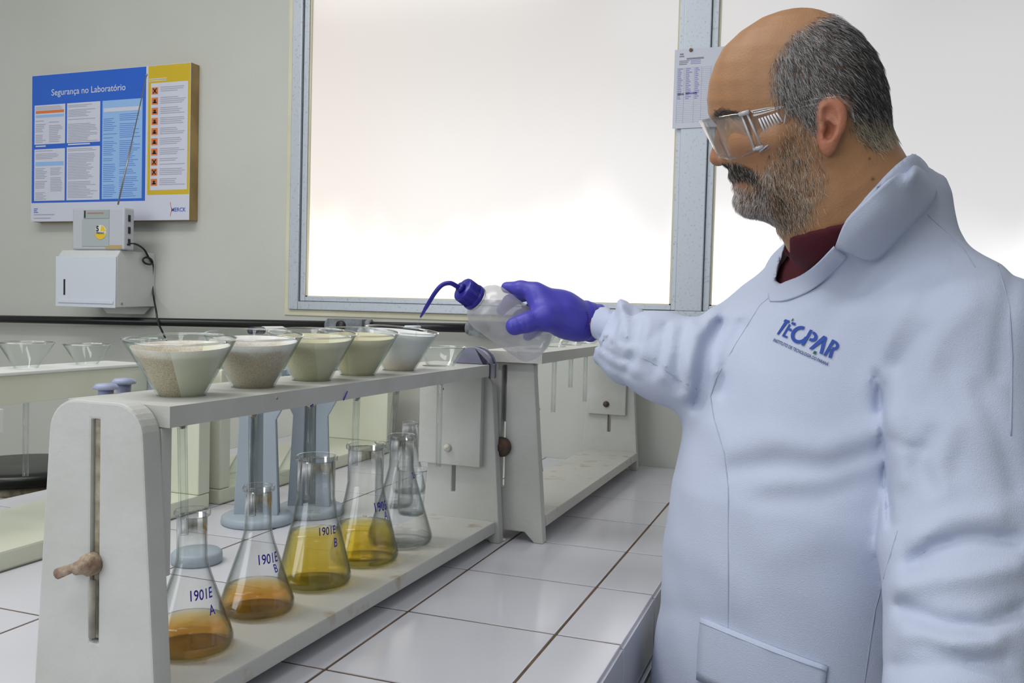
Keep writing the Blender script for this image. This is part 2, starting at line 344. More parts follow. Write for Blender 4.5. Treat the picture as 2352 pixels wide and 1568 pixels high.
lines(.246, .218, .44, .46, .0105); lines(.03, .515, .215, .58, .0105); lines(.03, .635, .11, .845, .011); lines(.13, .635, .215, .82, .011); lines(.246, .512, .44, .845, .0105)
lines(.474, .30, .56, .84, .0125, 'blue', .22); lines(.575, .30, .705, .84, .0125, 'blue', .22)
for i in range(10):
    q = .142+i*.0655; pr_(.770, q, .808, q+.045, 'orange', 3)
    if i in (7, 8, 0):
        for sg in (1, -1):
            u, h_ = .789, q+.0225; y = PYF-.0016
            pts = [(u-.013, h_-.014*sg), (u-.008, h_-.018*sg), (u+.013, h_+.014*sg), (u+.008, h_+.018*sg)]
            mb.add([(PX0+PW*a, y, PZ1-PH*b) for a, b in (pts if sg == 1 else pts[::-1])], [(0, 1, 2, 3)], keys.index('black'))
    else:
        pr_(.782, q+.012, .796, q+.034, 'black', 4); pr_(.777, q+.029, .801, q+.036, 'black', 4)
    lines(.822, q, .975, q+.044, .012)
lines(.752, .085, .90, .098, .012, 'white'); lines(.02, .91, .05, .945, .012, 'navy'); lines(.02, .95, .20, .975, .012, 'grey')
lines(.03, .480, .12, .496, .02, 'white'); lines(.246, .478, .42, .494, .02, 'white')
part(mb, 'printed_sheet', [pm[k] for k in keys], pos)
FONT = bpy.data.fonts.load('<builtin>') if False else None
def text_mesh(s, size=1, shear=0, bold=0, space=1, res=3):
    """flat triangles of a word: (verts 2D, faces)"""
    c = bpy.data.curves.new('t', 'FONT'); c.body = s; c.size = size; c.shear = shear; c.offset = bold; c.space_character = space; c.resolution_u = res
    o = bpy.data.objects.new('t', c); COL.objects.link(o); dg = bpy.context.evaluated_depsgraph_get()
    me = bpy.data.meshes.new_from_object(o.evaluated_get(dg)); v = [(p.co.x, p.co.y) for p in me.vertices]; f = [tuple(q.vertices) for q in me.polygons]
    bpy.data.objects.remove(o); bpy.data.meshes.remove(me); return v, f
def plain_text(s, o, ex, ez, w_, m, name, parent, bold=0, h=None, lift=None):
    v, f = text_mesh(s, bold=bold); x0 = min(p[0] for p in v); x1 = max(p[0] for p in v); y1 = max(p[1] for p in v); sc = w_/(x1-x0); sy = sc if h is None else h/y1
    o, ex, ez = map(np.asarray, (o, ex, ez)); mb = MB().add([o+ex*((p[0]-x0)*sc)+ez*(p[1]*sy) for p in v], f)
    return part(mb, name, m, parent)
plain_text('Segurança no Laboratório', (PX0+PW*.135, PYF-.0013, PZ1-PH*.145), (1, 0, 0), (0, 0, 1), PW*.475, pm['white'], 'title_lettering', pos, .008)
plain_text('MERCK', (PX0+PW*.895, PYF-.0013, PZ1-PH*.945), (1, 0, 0), (0, 0, 1), PW*.085, pm['navy'], 'maker_lettering', pos, .012)
mb = MB(); mb.add([(PX0+PW*a, PYF-.0014, PZ1-PH*b) for a, b in ((.886, .885), (.889, .884), (.898, .935), (.8955, .935))], [(0, 1, 2, 3)]); mb.add([(PX0+PW*a, PYF-.0014, PZ1-PH*b) for a, b in ((.8955, .935), (.898, .935), (.889, .975), (.887, .975))], [(0, 1, 2, 3)])
part(mb, 'maker_mark', pm['orange'], pos)

# paper towel box, radio and its cord ------------------------------------
d0, d1, dz0, dz1, dyf = -1.750, -1.514, CT+.368, CT+.541, WY-.160
disp = empty('towel_dispenser', (-1.63, WY-.08, dz0), 'white enamel paper towel dispenser fixed to the wall below the poster', 'dispenser')
ch = .014
part(MB().prism([(dyf, dz0), (WY-.0007, dz0+.004), (WY-.0007, dz1), (dyf+ch, dz1), (dyf, dz1-ch*1.4)], (d0+.006, 0, 0), (0, 1, 0), (0, 0, 1), (1, 0, 0), d1-d0-.006), 'housing', M['whiteg'], disp, bevel=.003)
part(MB().box((d0, dyf-.004, dz0-.002), (d1-.001, dyf-.0005, dz1-ch*1.5)), 'front_cover', M['white'], disp, bevel=.0015)
part(MB().prism([(0, 0), (d1-d0-.02, 0), (d1-d0-.02, .010), (0, .010)], (d0+.012, dyf-.0045, dz0+.010), (1, 0, 0), (0, 0, 1), (0, -1, 0), .0025), 'bottom_lip', M['white'], disp, bevel=.001)
part(MB().box((d0+.033, dyf-.0052, dz0+.034), (d0+.039, dyf-.0042, dz0+.082)), 'level_slot', M['dark'], disp)
part(MB().lathe([(.0035, 0), (.003, .002)], (d1+.0002, dyf+.02, dz0+.012), (1, 0, 0), 12), 'screw', M['rust'], disp)
part(MB().prism([(dyf+.05, dz0+.001), (dyf+.07, dz0-.02), (WY-.03, dz0-.02), (WY-.001, dz0+.002)], (d0+.13, 0, 0), (0, 1, 0), (0, 0, 1), (1, 0, 0), .09), 'tray', M['whiteg'], disp)
rx0, rx1, rz0, rz1, ryf = -1.700, -1.498, dz1+.0005, dz1+.127, WY-.150
rad = empty('portable_radio', (-1.6, ryf+.02, rz0), 'small silver grey radio with raised antenna standing on the towel dispenser', 'radio')
part(MB().box((rx0, ryf, rz0), (rx1, ryf+.042, rz1)), 'case', M['radio'], rad, bevel=.006, seg=3)
part(MB().box((rx0+.040, ryf-.002, rz0+.010), (rx0+.146, ryf+.002, rz1-.034)), 'speaker_grille', M['radio2'], rad, bevel=.001)
part(MB().box((rx0+.046, ryf-.0022, rz1-.032), (rx0+.146, ryf+.002, rz1-.006)), 'tuning_dial', mat('dial_window', (.36, .42, .42), .2), rad, bevel=.001)
part(MB().box((rx0+.062, ryf-.0028, rz1-.018), (rx0+.125, ryf-.002, rz1-.014)), 'dial_scale', mat('dial_red', (.42, .22, .18), .4), rad)
part(MB().box((rx0+.050, ryf-.0028, rz1-.030), (rx0+.055, ryf-.002, rz1-.008)), 'band_label', M['pipe'], rad)
part(MB().box((rx0+.132, ryf-.0012, rz0+.003), (rx1-.008, ryf+.001, rz0+.014)), 'tape_strip', mat('brown_tape', (.50, .36, .16), .5), rad)
for k in range(3): part(MB().box((rx1-.0005, ryf+.016, rz0+.014+k*.036), (rx1+.003, ryf+.024, rz0+.034+k*.036)), 'slider', M['black'], rad, bevel=.001)
st = part(MB().lathe([(.0225, 0), (.0225, .0006)], (rx0+.114, ryf-.0021, rz0+.052), (0, -1, 0), 28), 'sticker', mat('sticker_white', (.75, .76, .72), .2), rad)
def fan(a0, a1, r, c, y, n=12): return [(c[0]+r*math.cos(a0+(a1-a0)*i/n), y, c[1]+r*math.sin(a0+(a1-a0)*i/n)) for i in range(n+1)]
c = (rx0+.114, rz0+.052); y = ryf-.0030
mb = MB(); mb.add([(c[0], y, c[1]+.004)]+fan(.2, 1.45, .021, c, y), [tuple(range(14))]); mb.add(fan(math.pi+.2, 2*math.pi-.2, .021, c, y), [tuple(range(13))])
child(mb.build('sticker_yellow', mat('sticker_yellow', (.80, .55, .03), .2)), st)
plain_text('5', (c[0]-.016, y-.0003, c[1]+.004), (1, 0, 0), (0, 0, 1), .010, M['black'], 'sticker_number', st, .03)
plain_text('PAISAS', (c[0]-.014, y-.0003, c[1]-.005), (1, 0, 0), (0, 0, 1), .028, M['black'], 'sticker_word', st, .02)
a0 = on_y(271, 470, ryf+.02); a1 = on_y(337, 172, ryf+.035)
part(MB().tube([a0, a0+(a1-a0)*.45, a0+(a1-a0)*.4501, a1], [.0025, .0025, .0016, .0016], 8), 'antenna', M['chrome'], rad)
part(MB().lathe([(.0001, -.004), (.003, -.002), (.003, .002), (.0001, .004)], a1, (0, 0, 1), 8), 'antenna_tip', M['chrome'], rad)
ycord = WY-.03
def cordp(x, y, X, Y=None):
    p_ = on_x(x, y, X) if Y is None else on_y(x, y, Y)
    return p_ if p_[1] < WY-.007 else on_y(x, y, WY-.007)
P = [cordp(*q) for q in ((291, 562, -1.499), (302, 559, -1.500), (318, 563, -1.503), (332, 574, -1.506), (341, 590, -1.508), (350, 603, -1.508), (344, 607, -1.502), (333, 604, -1.504), (328, 596, -1.507), (336, 591, -1.504), (347, 595, -1.500), (351, 606, 0, WY-.012), (350, 630, 0, WY-.010), (350, 660, 0, WY-.010),
    (354, 688, 0, WY-.02), (359, 715, 0, WY-.050), (363, 740, 0, WY-.058), (375, 766, 0, WY-.050), (388, 800, 0, WY-.04), (390, 840, 0, WY-.02))]
def smooth_path(P, n=4):
    P = [np.asarray(p, float) for p in P]; out = []
    for i in range(len(P)-1):
        p0, p1, p2, p3 = P[max(i-1, 0)], P[i], P[i+1], P[min(i+2, len(P)-1)]
        for k in range(n):
            t = k/n; out.append(.5*((2*p1)+(-p0+p2)*t+(2*p0-5*p1+4*p2-p3)*t*t+(-p0+3*p1-3*p2+p3)*t**3))
    return out+[P[-1]]
part(MB().tube(smooth_path(P), .0030, 8), 'power_cord', M['pipe'], rad)

# sheet pinned to the mullion --------------------------------------------
sh = empty('record_sheet', (.19, WY-.016, CT+.86), 'printed record sheet filled in blue pen, pinned to the grey window mullion', 'paper')
x0, x1, z0, z1, y = .112, .262, CT+.857, CT+1.052, WY-.0165
mb = MB(); n = 6
part(mb.box((x0, y-.0006, z0), (x1, y, z1)), 'sheet', M['paper'], sh)
mb = MB(); inkm = [mat('form_line', (.42, .46, .62), .6), mat('form_ink', (.25, .27, .60), .6), mat('form_print', (.25, .26, .32), .6)]
def fr_(a, b, c_, d_, k): mb.add([(x0+a, y-.0009, z1-b), (x0+a, y-.0009, z1-d_), (x0+c_, y-.0009, z1-d_), (x0+c_, y-.0009, z1-b)], [(0, 1, 2, 3)], k)
for i in range(30): fr_(.008, .046+i*.0046, .142, .0465+i*.0046, 0)
for a in (.008, .025, .05, .068, .09, .142): fr_(a, .046, a+.0006, .184, 0)
fr_(.013, .010, .022, .014, 2); fr_(.012, .016, .024, .019, 2); fr_(.03, .022, .072, .026, 2)
for i in range(3): fr_(.012, .028+i*.004, .012+.025-i*.003, .030+i*.004, 2); fr_(.04, .028+i*.004, .065, .0295+i*.004, 1)
for i in range(17):
    for a, b in ((.010, .022), (.029, .045), (.052, .064)):
        fr_(a, .0475+i*.0046, a+(b-a)*r3.uniform(.5, 1), .0492+i*.0046, 1)
fr_(.010, .108, .026, .113, 2); fr_(.030, .107, .058, .112, 1)
part(mb, 'form_printing', inkm, sh)
part(MB().lathe([(.005, 0), (.004, .004), (.0001, .005)], (x0+.040, y-.0006, z1-.003), (0, -1, 0), 12), 'pin', M['rust'], sh)
# ------------------------------------------------------------------ racks
class Frame:
    """local frame of a rack: u to the right, v away from the camera, z up"""
    def __init__(s, P0, P1): s.o = np.array([P0[0], P0[1], 0.]); s.e = unit([P1[0]-P0[0], P1[1]-P0[1], 0]); s.n = np.array([s.e[1], -s.e[0], 0])
    def __call__(s, u, v, z): return s.o+s.n*u+s.e*v+np.array([0, 0, CT+z])
FA = Frame((-.029, -.031), (-.015, .543)); FB = Frame((.060, .584), (.0642, 1.346))
Zv = np.array([0, 0, 1.])
def fbox(mb, F, u0, u1, v0, v1, z0, z1): return mb.prism([(u0, v0), (u1, v0), (u1, v1), (u0, v1)], F(0, 0, z0), F.n, F.e, Zv, z1-z0)
def round_board(w0, w1, h, uc, foot=.016, clear=.017, fw=.030, rl=.045, rr=.045, taperL=None, n=8):
    """outline of an end board: feet, tapering sides, rounded shoulders (u, z)"""
    bl, br = uc-w0/2, uc+w0/2; tl, tr = uc-w1/2, uc+w1/2; P = []
    P += [(bl, 0), (bl+foot, 0), (bl+foot+fw*.6, clear), (br-foot-fw*.6, clear), (br-foot, 0), (br, 0)]
    for k in range(n+1):
        a = math.pi/2*k/n; P.append((tr-rr+rr*math.cos(a), h-rr+rr*math.sin(a)))
    for k in range(n+1):
        a = math.pi/2*(1+k/n); P.append((tl+rl+rl*math.cos(a), h-rl+rl*math.sin(a)))
    return P
def board_with_slot(mb, P, slot, o, eu, ev, t, mi=0, mg=1, depth=None):
    """prism of outline P with a vertical slot cut through (bridged polygon)"""
    s0, s1, z0, z1 = slot
    # split outline into left and right halves at the slot centre line, leaving the slot open
    sc = (s0+s1)/2
    def clip(P, keep):
        out = []
        for i in range(len(P)):
            a, b = P[i], P[(i+1) % len(P)]
            ia, ib = keep(a[0]) , keep(b[0])
            if ia: out.append(a)
            if ia != ib: q = (sc-a[0])/(b[0]-a[0]); out.append((sc, a[1]+(b[1]-a[1])*q))
        return out
    L_ = clip(P, lambda x: x < sc); R_ = clip(P, lambda x: x >= sc)
    def notch(Q, side):
        zs = [i for i, p in enumerate(Q) if abs(p[0]-sc) < 1e-9]; lo, hi = sorted((Q[i][1] for i in zs))
        out = []
        m = len(Q)
        for i, p in enumerate(Q):
            out.append(p); q = Q[(i+1) % m]
            if abs(p[0]-sc) < 1e-9 and abs(q[0]-sc) < 1e-9:
                x = s0 if side < 0 else s1
                seq = [(sc, z0), (x, z0), (x, z1), (sc, z1)]
                out += seq if q[1] > p[1] else seq[::-1]
        return out
    return notch(L_, -1), notch(R_, 1)
def end_board(F, v0, t, P, slot, root, m, name='end_board', gm=None):
    L_, R_ = board_with_slot(None, P, slot, None, None, None, t)
    mb = MB()
    for Q in (L_, R_): mb.prism(Q, F(0, v0, 0), F.n, Zv, F.e, t)
    # weld the two halves: remove the inner doubled faces
    o = mb.build(name, m); me = o.data; bm = bmesh.new(); bm.from_mesh(me)
    sc = (slot[0]+slot[1])/2; org = F(0, v0, 0)
    dead = []
    for q in bm.faces:
        c = np.array(q.calc_center_median()); us = [(np.array(v.co)-org)@F.n for v in q.verts]
        if all(abs(x-sc) < 1e-5 for x in us): dead.append(q)
    bmesh.ops.delete(bm, geom=dead, context='FACES_ONLY'); bmesh.ops.remove_doubles(bm, verts=bm.verts, dist=1e-5)
    bmesh.ops.recalc_face_normals(bm, faces=bm.faces)
    bm.normal_update()
    ed = [e for e in bm.edges if len(e.link_faces) == 2 and e.calc_face_angle(0) > 1.2]
    res = bmesh.ops.bevel(bm, geom=ed, offset=.0022, segments=2, affect='EDGES', profile=.6)
    for q in bm.faces: q.smooth = False
    bm.to_mesh(me); bm.free(); child(o, root); return o
def holes_plank(F, u0, u1, v0, v1, z0, z1, holes, root, m, name):
    """shelf plank with round holes: one strip of polygons per hole"""
    mb = MB(); n = 28
    vs = [v0]+[(holes[i][1]+holes[i+1][1])/2 for i in range(len(holes)-1)]+[v1]
    V = []; Fc = []
    def P(u, v, z): V.append(F(u, v, z)); return len(V)-1
    for i, (hu, hv, r) in enumerate(holes):
        a, b = vs[i], vs[i+1]
        for z, top in ((z1, 1), (z0, 0)):
            ring = [P(hu+r*math.cos(2*math.pi*k/n), hv+r*math.sin(2*math.pi*k/n), z) for k in range(n)]
            out = []
            for k in range(n):
                c, s_ = math.cos(2*math.pi*k/n), math.sin(2*math.pi*k/n)
                q = min((u1-hu)/c if c > 1e-9 else 9, (u0-hu)/c if c < -1e-9 else 9, (b-hv)/s_ if s_ > 1e-9 else 9, (a-hv)/s_ if s_ < -1e-9 else 9)
                out.append(P(hu+c*q, hv+s_*q, z))
            for k in range(n):
                Fc.append((ring[k], ring[(k+1) % n], out[(k+1) % n], out[k]))
            for cu, cv in ((u0, a), (u1, a), (u1, b), (u0, b)):
                # corner fill
                ang = math.atan2(cv-hv, cu-hu) % (2*math.pi); k = int(ang/(2*math.pi)*n) % n
                Fc.append((out[k], out[(k+1) % n], P(cu, cv, z)))
            if top: rt = ring
        for k in range(n): Fc.append((rt[k], rt[(k+1) % n], ring[(k+1) % n], ring[k]))
    mb.add(V, Fc)
    mb2 = MB(); mb2.v, mb2.f, mb2.m, mb2.sm = mb.v, mb.f, mb.m, mb.sm
    c = [F(u0, v0, 0), F(u1, v0, 0), F(u1, v1, 0), F(u0, v1, 0)]
    for k in range(4):
        p, q = c[k], c[(k+1) % 4]; mb2.add([p+Zv*z0, q+Zv*z0, q+Zv*z1, p+Zv*z1], [(0, 1, 2, 3)])
    return part(mb2, name, m, root)

UC = -.0665
HA = [-.091, .019, .130, .236, .348, .470]          # holes of the near rack along v
HU = -.062
ra = empty('funnel_rack', FA(UC, .2, 0), 'white painted wooden funnel rack in front, holding five flasks under filtering funnels', 'rack')
PA = round_board(.147, .108, .3055, UC, rl=.03, rr=.03)
end_board(FA, -.192, .021, PA, (-.071, -.061, .092, .290), ra, M['wood'])
end_board(FA, .586, .020, round_board(.147, .108, .283, UC, rl=.02, rr=.02), (-.084, -.077, .080, .16), ra, M['wood'])
part(fbox(MB(), FA, -.070, -.062, -.188, -.172, .095, .2895), 'slot_filler', M['groove'], ra)
part(fbox(MB(), FA, -.134, -.001, -.171, .586, .017, .037), 'base_plank', M['woodold'], ra, bevel=.002)
holes_plank(FA, -.121, -.003, -.171, .586, .2842, .303, [(HU, h, .0232 if i < 5 else .0215) for i, h in enumerate(HA)], ra, M['wood'], 'shelf_plank')
part(fbox(MB(), FA, -.121, -.012, -.193, -.1712, .2845, .3032) if False else fbox(MB(), FA, -.139, -.012, -.1705, -.158, .150, .2838), 'sliding_plate', M['wood'], ra, bevel=.0015)
part(fbox(MB(), FA, -.142, -.027, .573, .5855, .128, .2838), 'sliding_plate', M['wood'], ra, bevel=.0015)
def bolt(F, u, v, z, r, root, m, front=-1, d=.006): return part(MB().lathe([(r, 0), (r, d*.6), (r*.6, d), (.0001, d*1.1)], F(u, v, z), F.e*front, 16), 'bolt', m, root)
bolt(FA, -.0865, .573, .157, .0065, ra, mat('painted_bolt', (.62, .60, .52), .6, col2=(.15, .10, .06), nscale=150, nlo=.3, nhi=.45))
wn = part(MB().lathe([(.010, 0), (.010, .008), (.007, .012), (.0055, .020), (.0001, .021)], FA(-.066, -.192, .163), -FA.e, 14), 'wing_nut', M['rust'], ra)
child(MB().tube([FA(-.066, -.203, .163), FA(-.078, -.205, .160), FA(-.092, -.207, .154)], [.0055, .0042, .005], 10).build('wing', M['rust']), wn)
part(MB().tube([FA(-.066, -.1935, .148), FA(-.066, -.1935, .097)], .003, 8), 'slot_rod', mat('dusty_rod', (.45, .42, .36), .6, noise=.4, nscale=40), ra)
mbk = MB()
for (x, y) in ((636, 914), (1018, 893)): mbk.lathe([(.0018, 0), (.0018, .0004)], on_x(x, y, FA(-.003, .2, 0)[0]+.0002), (1, 0, 0), 8)
part(mbk, 'nail', M['rust'], ra)
for (x, y, x2, y2) in ((713, 933, 719, 928), (789, 919, 798, 898)):
    part(MB().tube([on_x(x, y, FA(-.003, .15, 0)[0]-.0002), on_x(x2, y2, FA(-.003, .2, 0)[0]-.0002)], .0007, 6), 'pen_mark', M['navy'], ra)
part(MB().prism([(0, 0), (.030, .002), (.036, .010), (.030, .016), (.004, .014)], FA(-.026, .598, .0005), FA.n, FA.e, Zv, .0035), 'foot_pad', M['pvcw'], ra, bevel=.001)

rb = empty('funnel_rack', FB(-.064, .38, 0), 'white painted wooden funnel rack standing empty of flasks behind, near the wall corner', 'rack')
PB = round_board(.129, .080, .305, -.0645, rl=.006, rr=.006)
end_board(FB, 0, .020, PB, (-.082, -.073, .090, .30), rb, M['wood'])
end_board(FB, .755, .020, round_board(.147, .104, .300, -.074, rl=.006, rr=.006), (-.080, -.072, .092, .16), rb, M['wood'])
part(fbox(MB(), FB, -.133, -.001, .020, .755, .026, .046), 'base_plank', M['woodold'], rb, bevel=.002)
HB = [(-.062, .12+.115*i, .021) for i in range(6)]
holes_plank(FB, -.118, -.006, -.014, .775, .3055, .324, HB, rb, M['wood'], 'shelf_plank')
part(fbox(MB(), FB, -.131, -.033, .744, .7548, .137, .305), 'sliding_plate', M['wood'], rb, bevel=.0015)
part(fbox(MB(), FB, -.120, -.030, .0205, .031, .20, .305), 'sliding_plate', M['wood'], rb, bevel=.0015)
bolt(FB, -.082, .744, .163, .0075, rb, M['ironblk'])
part(MB().lathe([(.0165, 0), (.0175, .004), (.016, .010), (.012, .013), (.006, .014), (.005, .018), (.0001, .018)], FB(-.0775, -.0005, .160), -FB.e, 22), 'clamp_knob', M['ironblk'], rb)

# smoky plastic end clips on the near rack
def clip_piece(v0, du, name):
    P = []
    for k in range(13):
        a = math.pi*(1-k/12); P.append((-.030+.031*math.cos(a) if k < 7 else -.030+.030*math.cos(a), .303+.026*math.sin(a)))
    P += [(.001, .280), (-.0025, .280)] if False else [(0, .281), (-.0026, .281), (-.0026, .3035)]
    mb = MB().prism([(u+du, z) for u, z in P], FA(0, v0, 0), FA.n, Zv, FA.e, .010)
    return mb
ck = empty('rack_end_clip', FA(-.02, .56, .303), 'pair of arched smoky plastic clips on the far end of the front rack', 'clip')
def arch(v0, t, m, name, gr=0):
    n = 14; V = []; Fc = []; cu, cz, R = -.034, .3035, .031
    out = [(-.070, .3035)]+[(cu+(R+gr)*math.cos(math.pi*(.92-.92*k/n)), cz+(R*.88+gr)*math.sin(math.pi*(.92-.92*k/n))) for k in range(n+1)]
    out[-1] = (-.0018+gr, .303); out += [(-.0018+gr, .2805), (-.0024+.0, .2805)]
    inn = [(-.0024, .3038)]
    return part(MB().prism(out+inn, FA(0, v0, 0), FA.n, Zv, FA.e, t), name, m, ck, bevel=.0006)
M['smoke'].node_tree.nodes['Principled BSDF'].inputs['Transmission Weight'].default_value = .25
arch(.548, .004, M['smoke'], 'arch_plate'); arch(.5525, .018, M['smoke'], 'arch_shell', -.002); arch(.571, .004, M['smoke'], 'arch_plate', .0005)

# cream plastic racks at the back -----------------------------------
def cream_rack(Y0_, Y1_, label):
    r = empty('plastic_rack', (-.72, (Y0_+Y1_)/2, CT), label, 'rack')
    B = lambda a, b: MB().box((a[0], a[1], CT+a[2]), (b[0], b[1], CT+b[2]))
    part(B((-.82, Y0_, 0), (-.60, Y1_, .030)), 'base_plank', M['pvc'], r, bevel=.004)
    part(B((-.80, Y1_-.032, .0302), (-.60, Y1_, .262)), 'end_board', M['pvc'], r, bevel=.003)
    part(B((-.80, Y0_, .0302), (-.60, Y0_+.03, .262)), 'end_board', M['pvc'], r, bevel=.003)
    mb = MB(); Ya, Yb = Y0_+.031, Y1_-.033
    mb.prism([(-.82, .222), (-.82, .268), (-.722, .268), (-.722, .222), (-.728, .222), (-.728, .259), (-.814, .259), (-.814, .222)], (0, Ya, CT), (1, 0, 0), (0, 0, 1), (0, 1, 0), Yb-Ya)
    part(mb, 'shelf_channel', M['pvc'], r, bevel=.0012)
    part(B((-.822, Ya, .2683), (-.718, Yb, .274)), 'shelf_lip', M['pvcw'], r, bevel=.002)
    return r
rc = cream_rack(-.25, .555, 'cream plastic funnel rack at left with two clear funnels on its shelf')
rd = cream_rack(.585, 1.30, 'second cream plastic funnel rack, behind the grey stands near the wall')
part(MB().box((-.76, .172, CT+.185), (-.687, .182, CT+.2215)), 'sliding_plate', M['pvcw'], rc, bevel=.001)
part(MB().box((-.727, .53, CT+.16), (-.66, .5225, CT+.262)), 'sliding_plate', M['bluegrey'], rc)

# ------------------------------------------------------------------ glassware
def funnel_profile(R, r0, H, stem, rs=.0046, t=.0012):
    """outer then inner wall; height 0 = shelf top where the cone passes the hole"""
    zs = -(r0-rs)/math.tan(math.radians(30))
    out = [(rs, zs-stem), (rs, zs-.002), (rs+.0012, zs+.002), (r0, 0), (R-.0004, H-.0015), (R+.0004, H-.0004), (R, H+.0006), (R-t*1.2, H), (R-t*1.5, H-.003), (r0-t*1.1, .001), (rs-.001, zs+.004), (rs-.0016, zs), (rs-.0016, zs-stem)]
    return out
M['rimg'] = glass('ground_glass_rim', tint=(.93, .95, .94), rim=(.62, .66, .65), gloss=2.2, power=1.5, base=.10)
def paper_mat(name, top, low, zb, zs, streak=(.50, .48, .36), speck=0, xs=9):
    """filter paper: white above, soaked brown up to height zb (object space, ragged edge)"""
    m = bpy.data.materials.new(name); m.use_nodes = True; nt = m.node_tree; b = nt.nodes['Principled BSDF']; L = nt.links.new
    N = lambda t_: nt.nodes.new('ShaderNode'+t_)
    tc = N('TexCoord'); sp = N('SeparateXYZ'); L(tc.outputs['Object'], sp.inputs[0])
    n = N('TexNoise'); n.inputs['Scale'].default_value = 60; n.inputs['Detail'].default_value = 4; L(tc.outputs['Object'], n.inputs['Vector'])
    a = N('Math'); a.operation = 'MULTIPLY_ADD'; a.inputs[1].default_value = .018; L(n.outputs['Fac'], a.inputs[0]); L(sp.outputs['Z'], a.inputs[2])
    mr = N('MapRange'); mr.interpolation_type = 'SMOOTHSTEP'; mr.inputs['From Min'].default_value = zb; mr.inputs['From Max'].default_value = zb+zs; L(a.outputs[0], mr.inputs['Value'])
    n2 = N('TexNoise'); n2.inputs['Scale'].default_value = 800; n2.inputs['Detail'].default_value = 3; L(tc.outputs['Object'], n2.inputs['Vector'])
    r = N('ValToRGB'); r.color_ramp.elements[0].position = .40; r.color_ramp.elements[1].position = .60
    r.color_ramp.elements[0].color = (*[c*(1-speck) for c in low], 1); r.color_ramp.elements[1].color = (*low, 1); L(n2.outputs['Fac'], r.inputs['Fac'])
    # the folded overlap of the paper hides the residue on one side
    vd = N('VectorMath'); vd.operation = 'DOT_PRODUCT'; vd.inputs[1].default_value = (.94, .34, 0); L(tc.outputs['Object'], vd.inputs[0]); sx = N('Math'); sx.operation = 'GREATER_THAN'; sx.inputs[1].default_value = xs; L(vd.outputs['Value'], sx.inputs[0])
    mo = N('Mix'); mo.data_type = 'RGBA'; L(sx.outputs[0], mo.inputs['Factor']); L(r.outputs['Color'], mo.inputs['A']); mo.inputs['B'].default_value = (*streak, 1)
    mx = N('Mix'); mx.data_type = 'RGBA'; L(mr.outputs[0], mx.inputs['Factor']); L(mo.outputs['Result'], mx.inputs['A']); mx.inputs['B'].default_value = (*top, 1)
    L(mx.outputs['Result'], b.inputs['Base Color']); b.inputs['Roughness'].default_value = .75
    return m
def lean(toward, right):                      # small lean of a loosely seated funnel, towards the camera's side and along the rack
    return (Matrix.Rotation(toward, 3, Vector((.94, .34, 0))) @ Matrix.Rotation(right, 3, Vector((-.34, .94, 0)))).to_euler()
def funnel(pos_, R, r0, H, stem, label, paper=None, ph=None, group=None, tilt=None, m=None, name='glass_funnel'):
    r = empty(name, pos_, label, 'funnel', group)
    mb = MB().lathe(funnel_profile(R, r0, H, .0, .0046), (0, 0, 0), n=48)
    zs = -(r0-.0046)/math.tan(math.radians(30))
    o = mb.build('cone', m or M['thin']); o.parent = r
    o = MB().tube([((R-.0002)*math.cos(a), (R-.0002)*math.sin(a), H) for a in [k*math.pi/24 for k in range(49)]], .00115, 8).build('rim', M['rimg']); o.parent = r
    s_ = MB().lathe([(.0046, zs-stem), (.0046, zs+.0005), (.0029, zs+.0005), (.0029, zs-stem)], n=20, closed=True).build('stem', M['tubeg']); s_.parent = r
    if paper is not None:
        k = (R-r0)/H; zt = ph or H*.9
        mb = MB(); n = 48; rs = .002; z0 = -(r0-rs)/k+.004
        mb.lathe([(rs, z0), (r0-.0026, .000), (r0-.0026+k*zt, zt), (r0-.0034+k*zt, zt), (r0-.0034, .0005), (rs*.4, z0+.001)], n=n)
        o = mb.build('filter_paper', paper); o.parent = r
    if tilt: r.rotation_euler = tilt
    return r
papers = [
 paper_mat('filter_paper_brown', (.78, .77, .74), (.58, .48, .34), .044, .022, (.66, .65, .50), .30, .007),
 paper_mat('filter_paper_brown_speckled', (.80, .79, .79), (.62, .53, .40), .044, .018, (.62, .53, .40), .28),
 paper_mat('filter_paper_olive', (.72, .70, .60), (.58, .54, .36), .048, .03, (.62, .60, .43), .15, .012),
 paper_mat('filter_paper_tan', (.74, .72, .61), (.58, .52, .33), .054, .022, (.61, .57, .39), .15, -.008),
 paper_mat('filter_paper_clean', (.80, .81, .80), (.74, .64, .53), .014, .025, (.58, .52, .42), .1)]
flab = ['large glass funnel with brown residue in its filter paper, nearest the camera', 'glass funnel with brown speckled filter paper, second on the front rack from the camera',
        'glass funnel with olive stained filter paper, third on the front rack', 'glass funnel with tan stained filter paper, fourth on the front rack, before the white one',
        'tilted funnel with white filter paper under the blue nozzle', 'small empty clear glass funnel beside the smoky clips on the front rack']
stemlen = [.110, .115, .112, .092, .088, .13]
for i in range(6):
    if i < 5: funnel(FA(HU, HA[i], .3035), .0522, .0226, [.0545, .057, .057, .057, .058][i], stemlen[i], flab[i], papers[i], [.048, .0505, .051, .051, .055][i], 'filtering funnels on the front rack', tilt=lean([.075, .085, .085, .080, .05][i], [.0, .02, .025, .03, .085][i]))
    else: funnel(FA(HU+.008, HA[i], .3035), .0385, .0215, .0295, stemlen[i], flab[i])
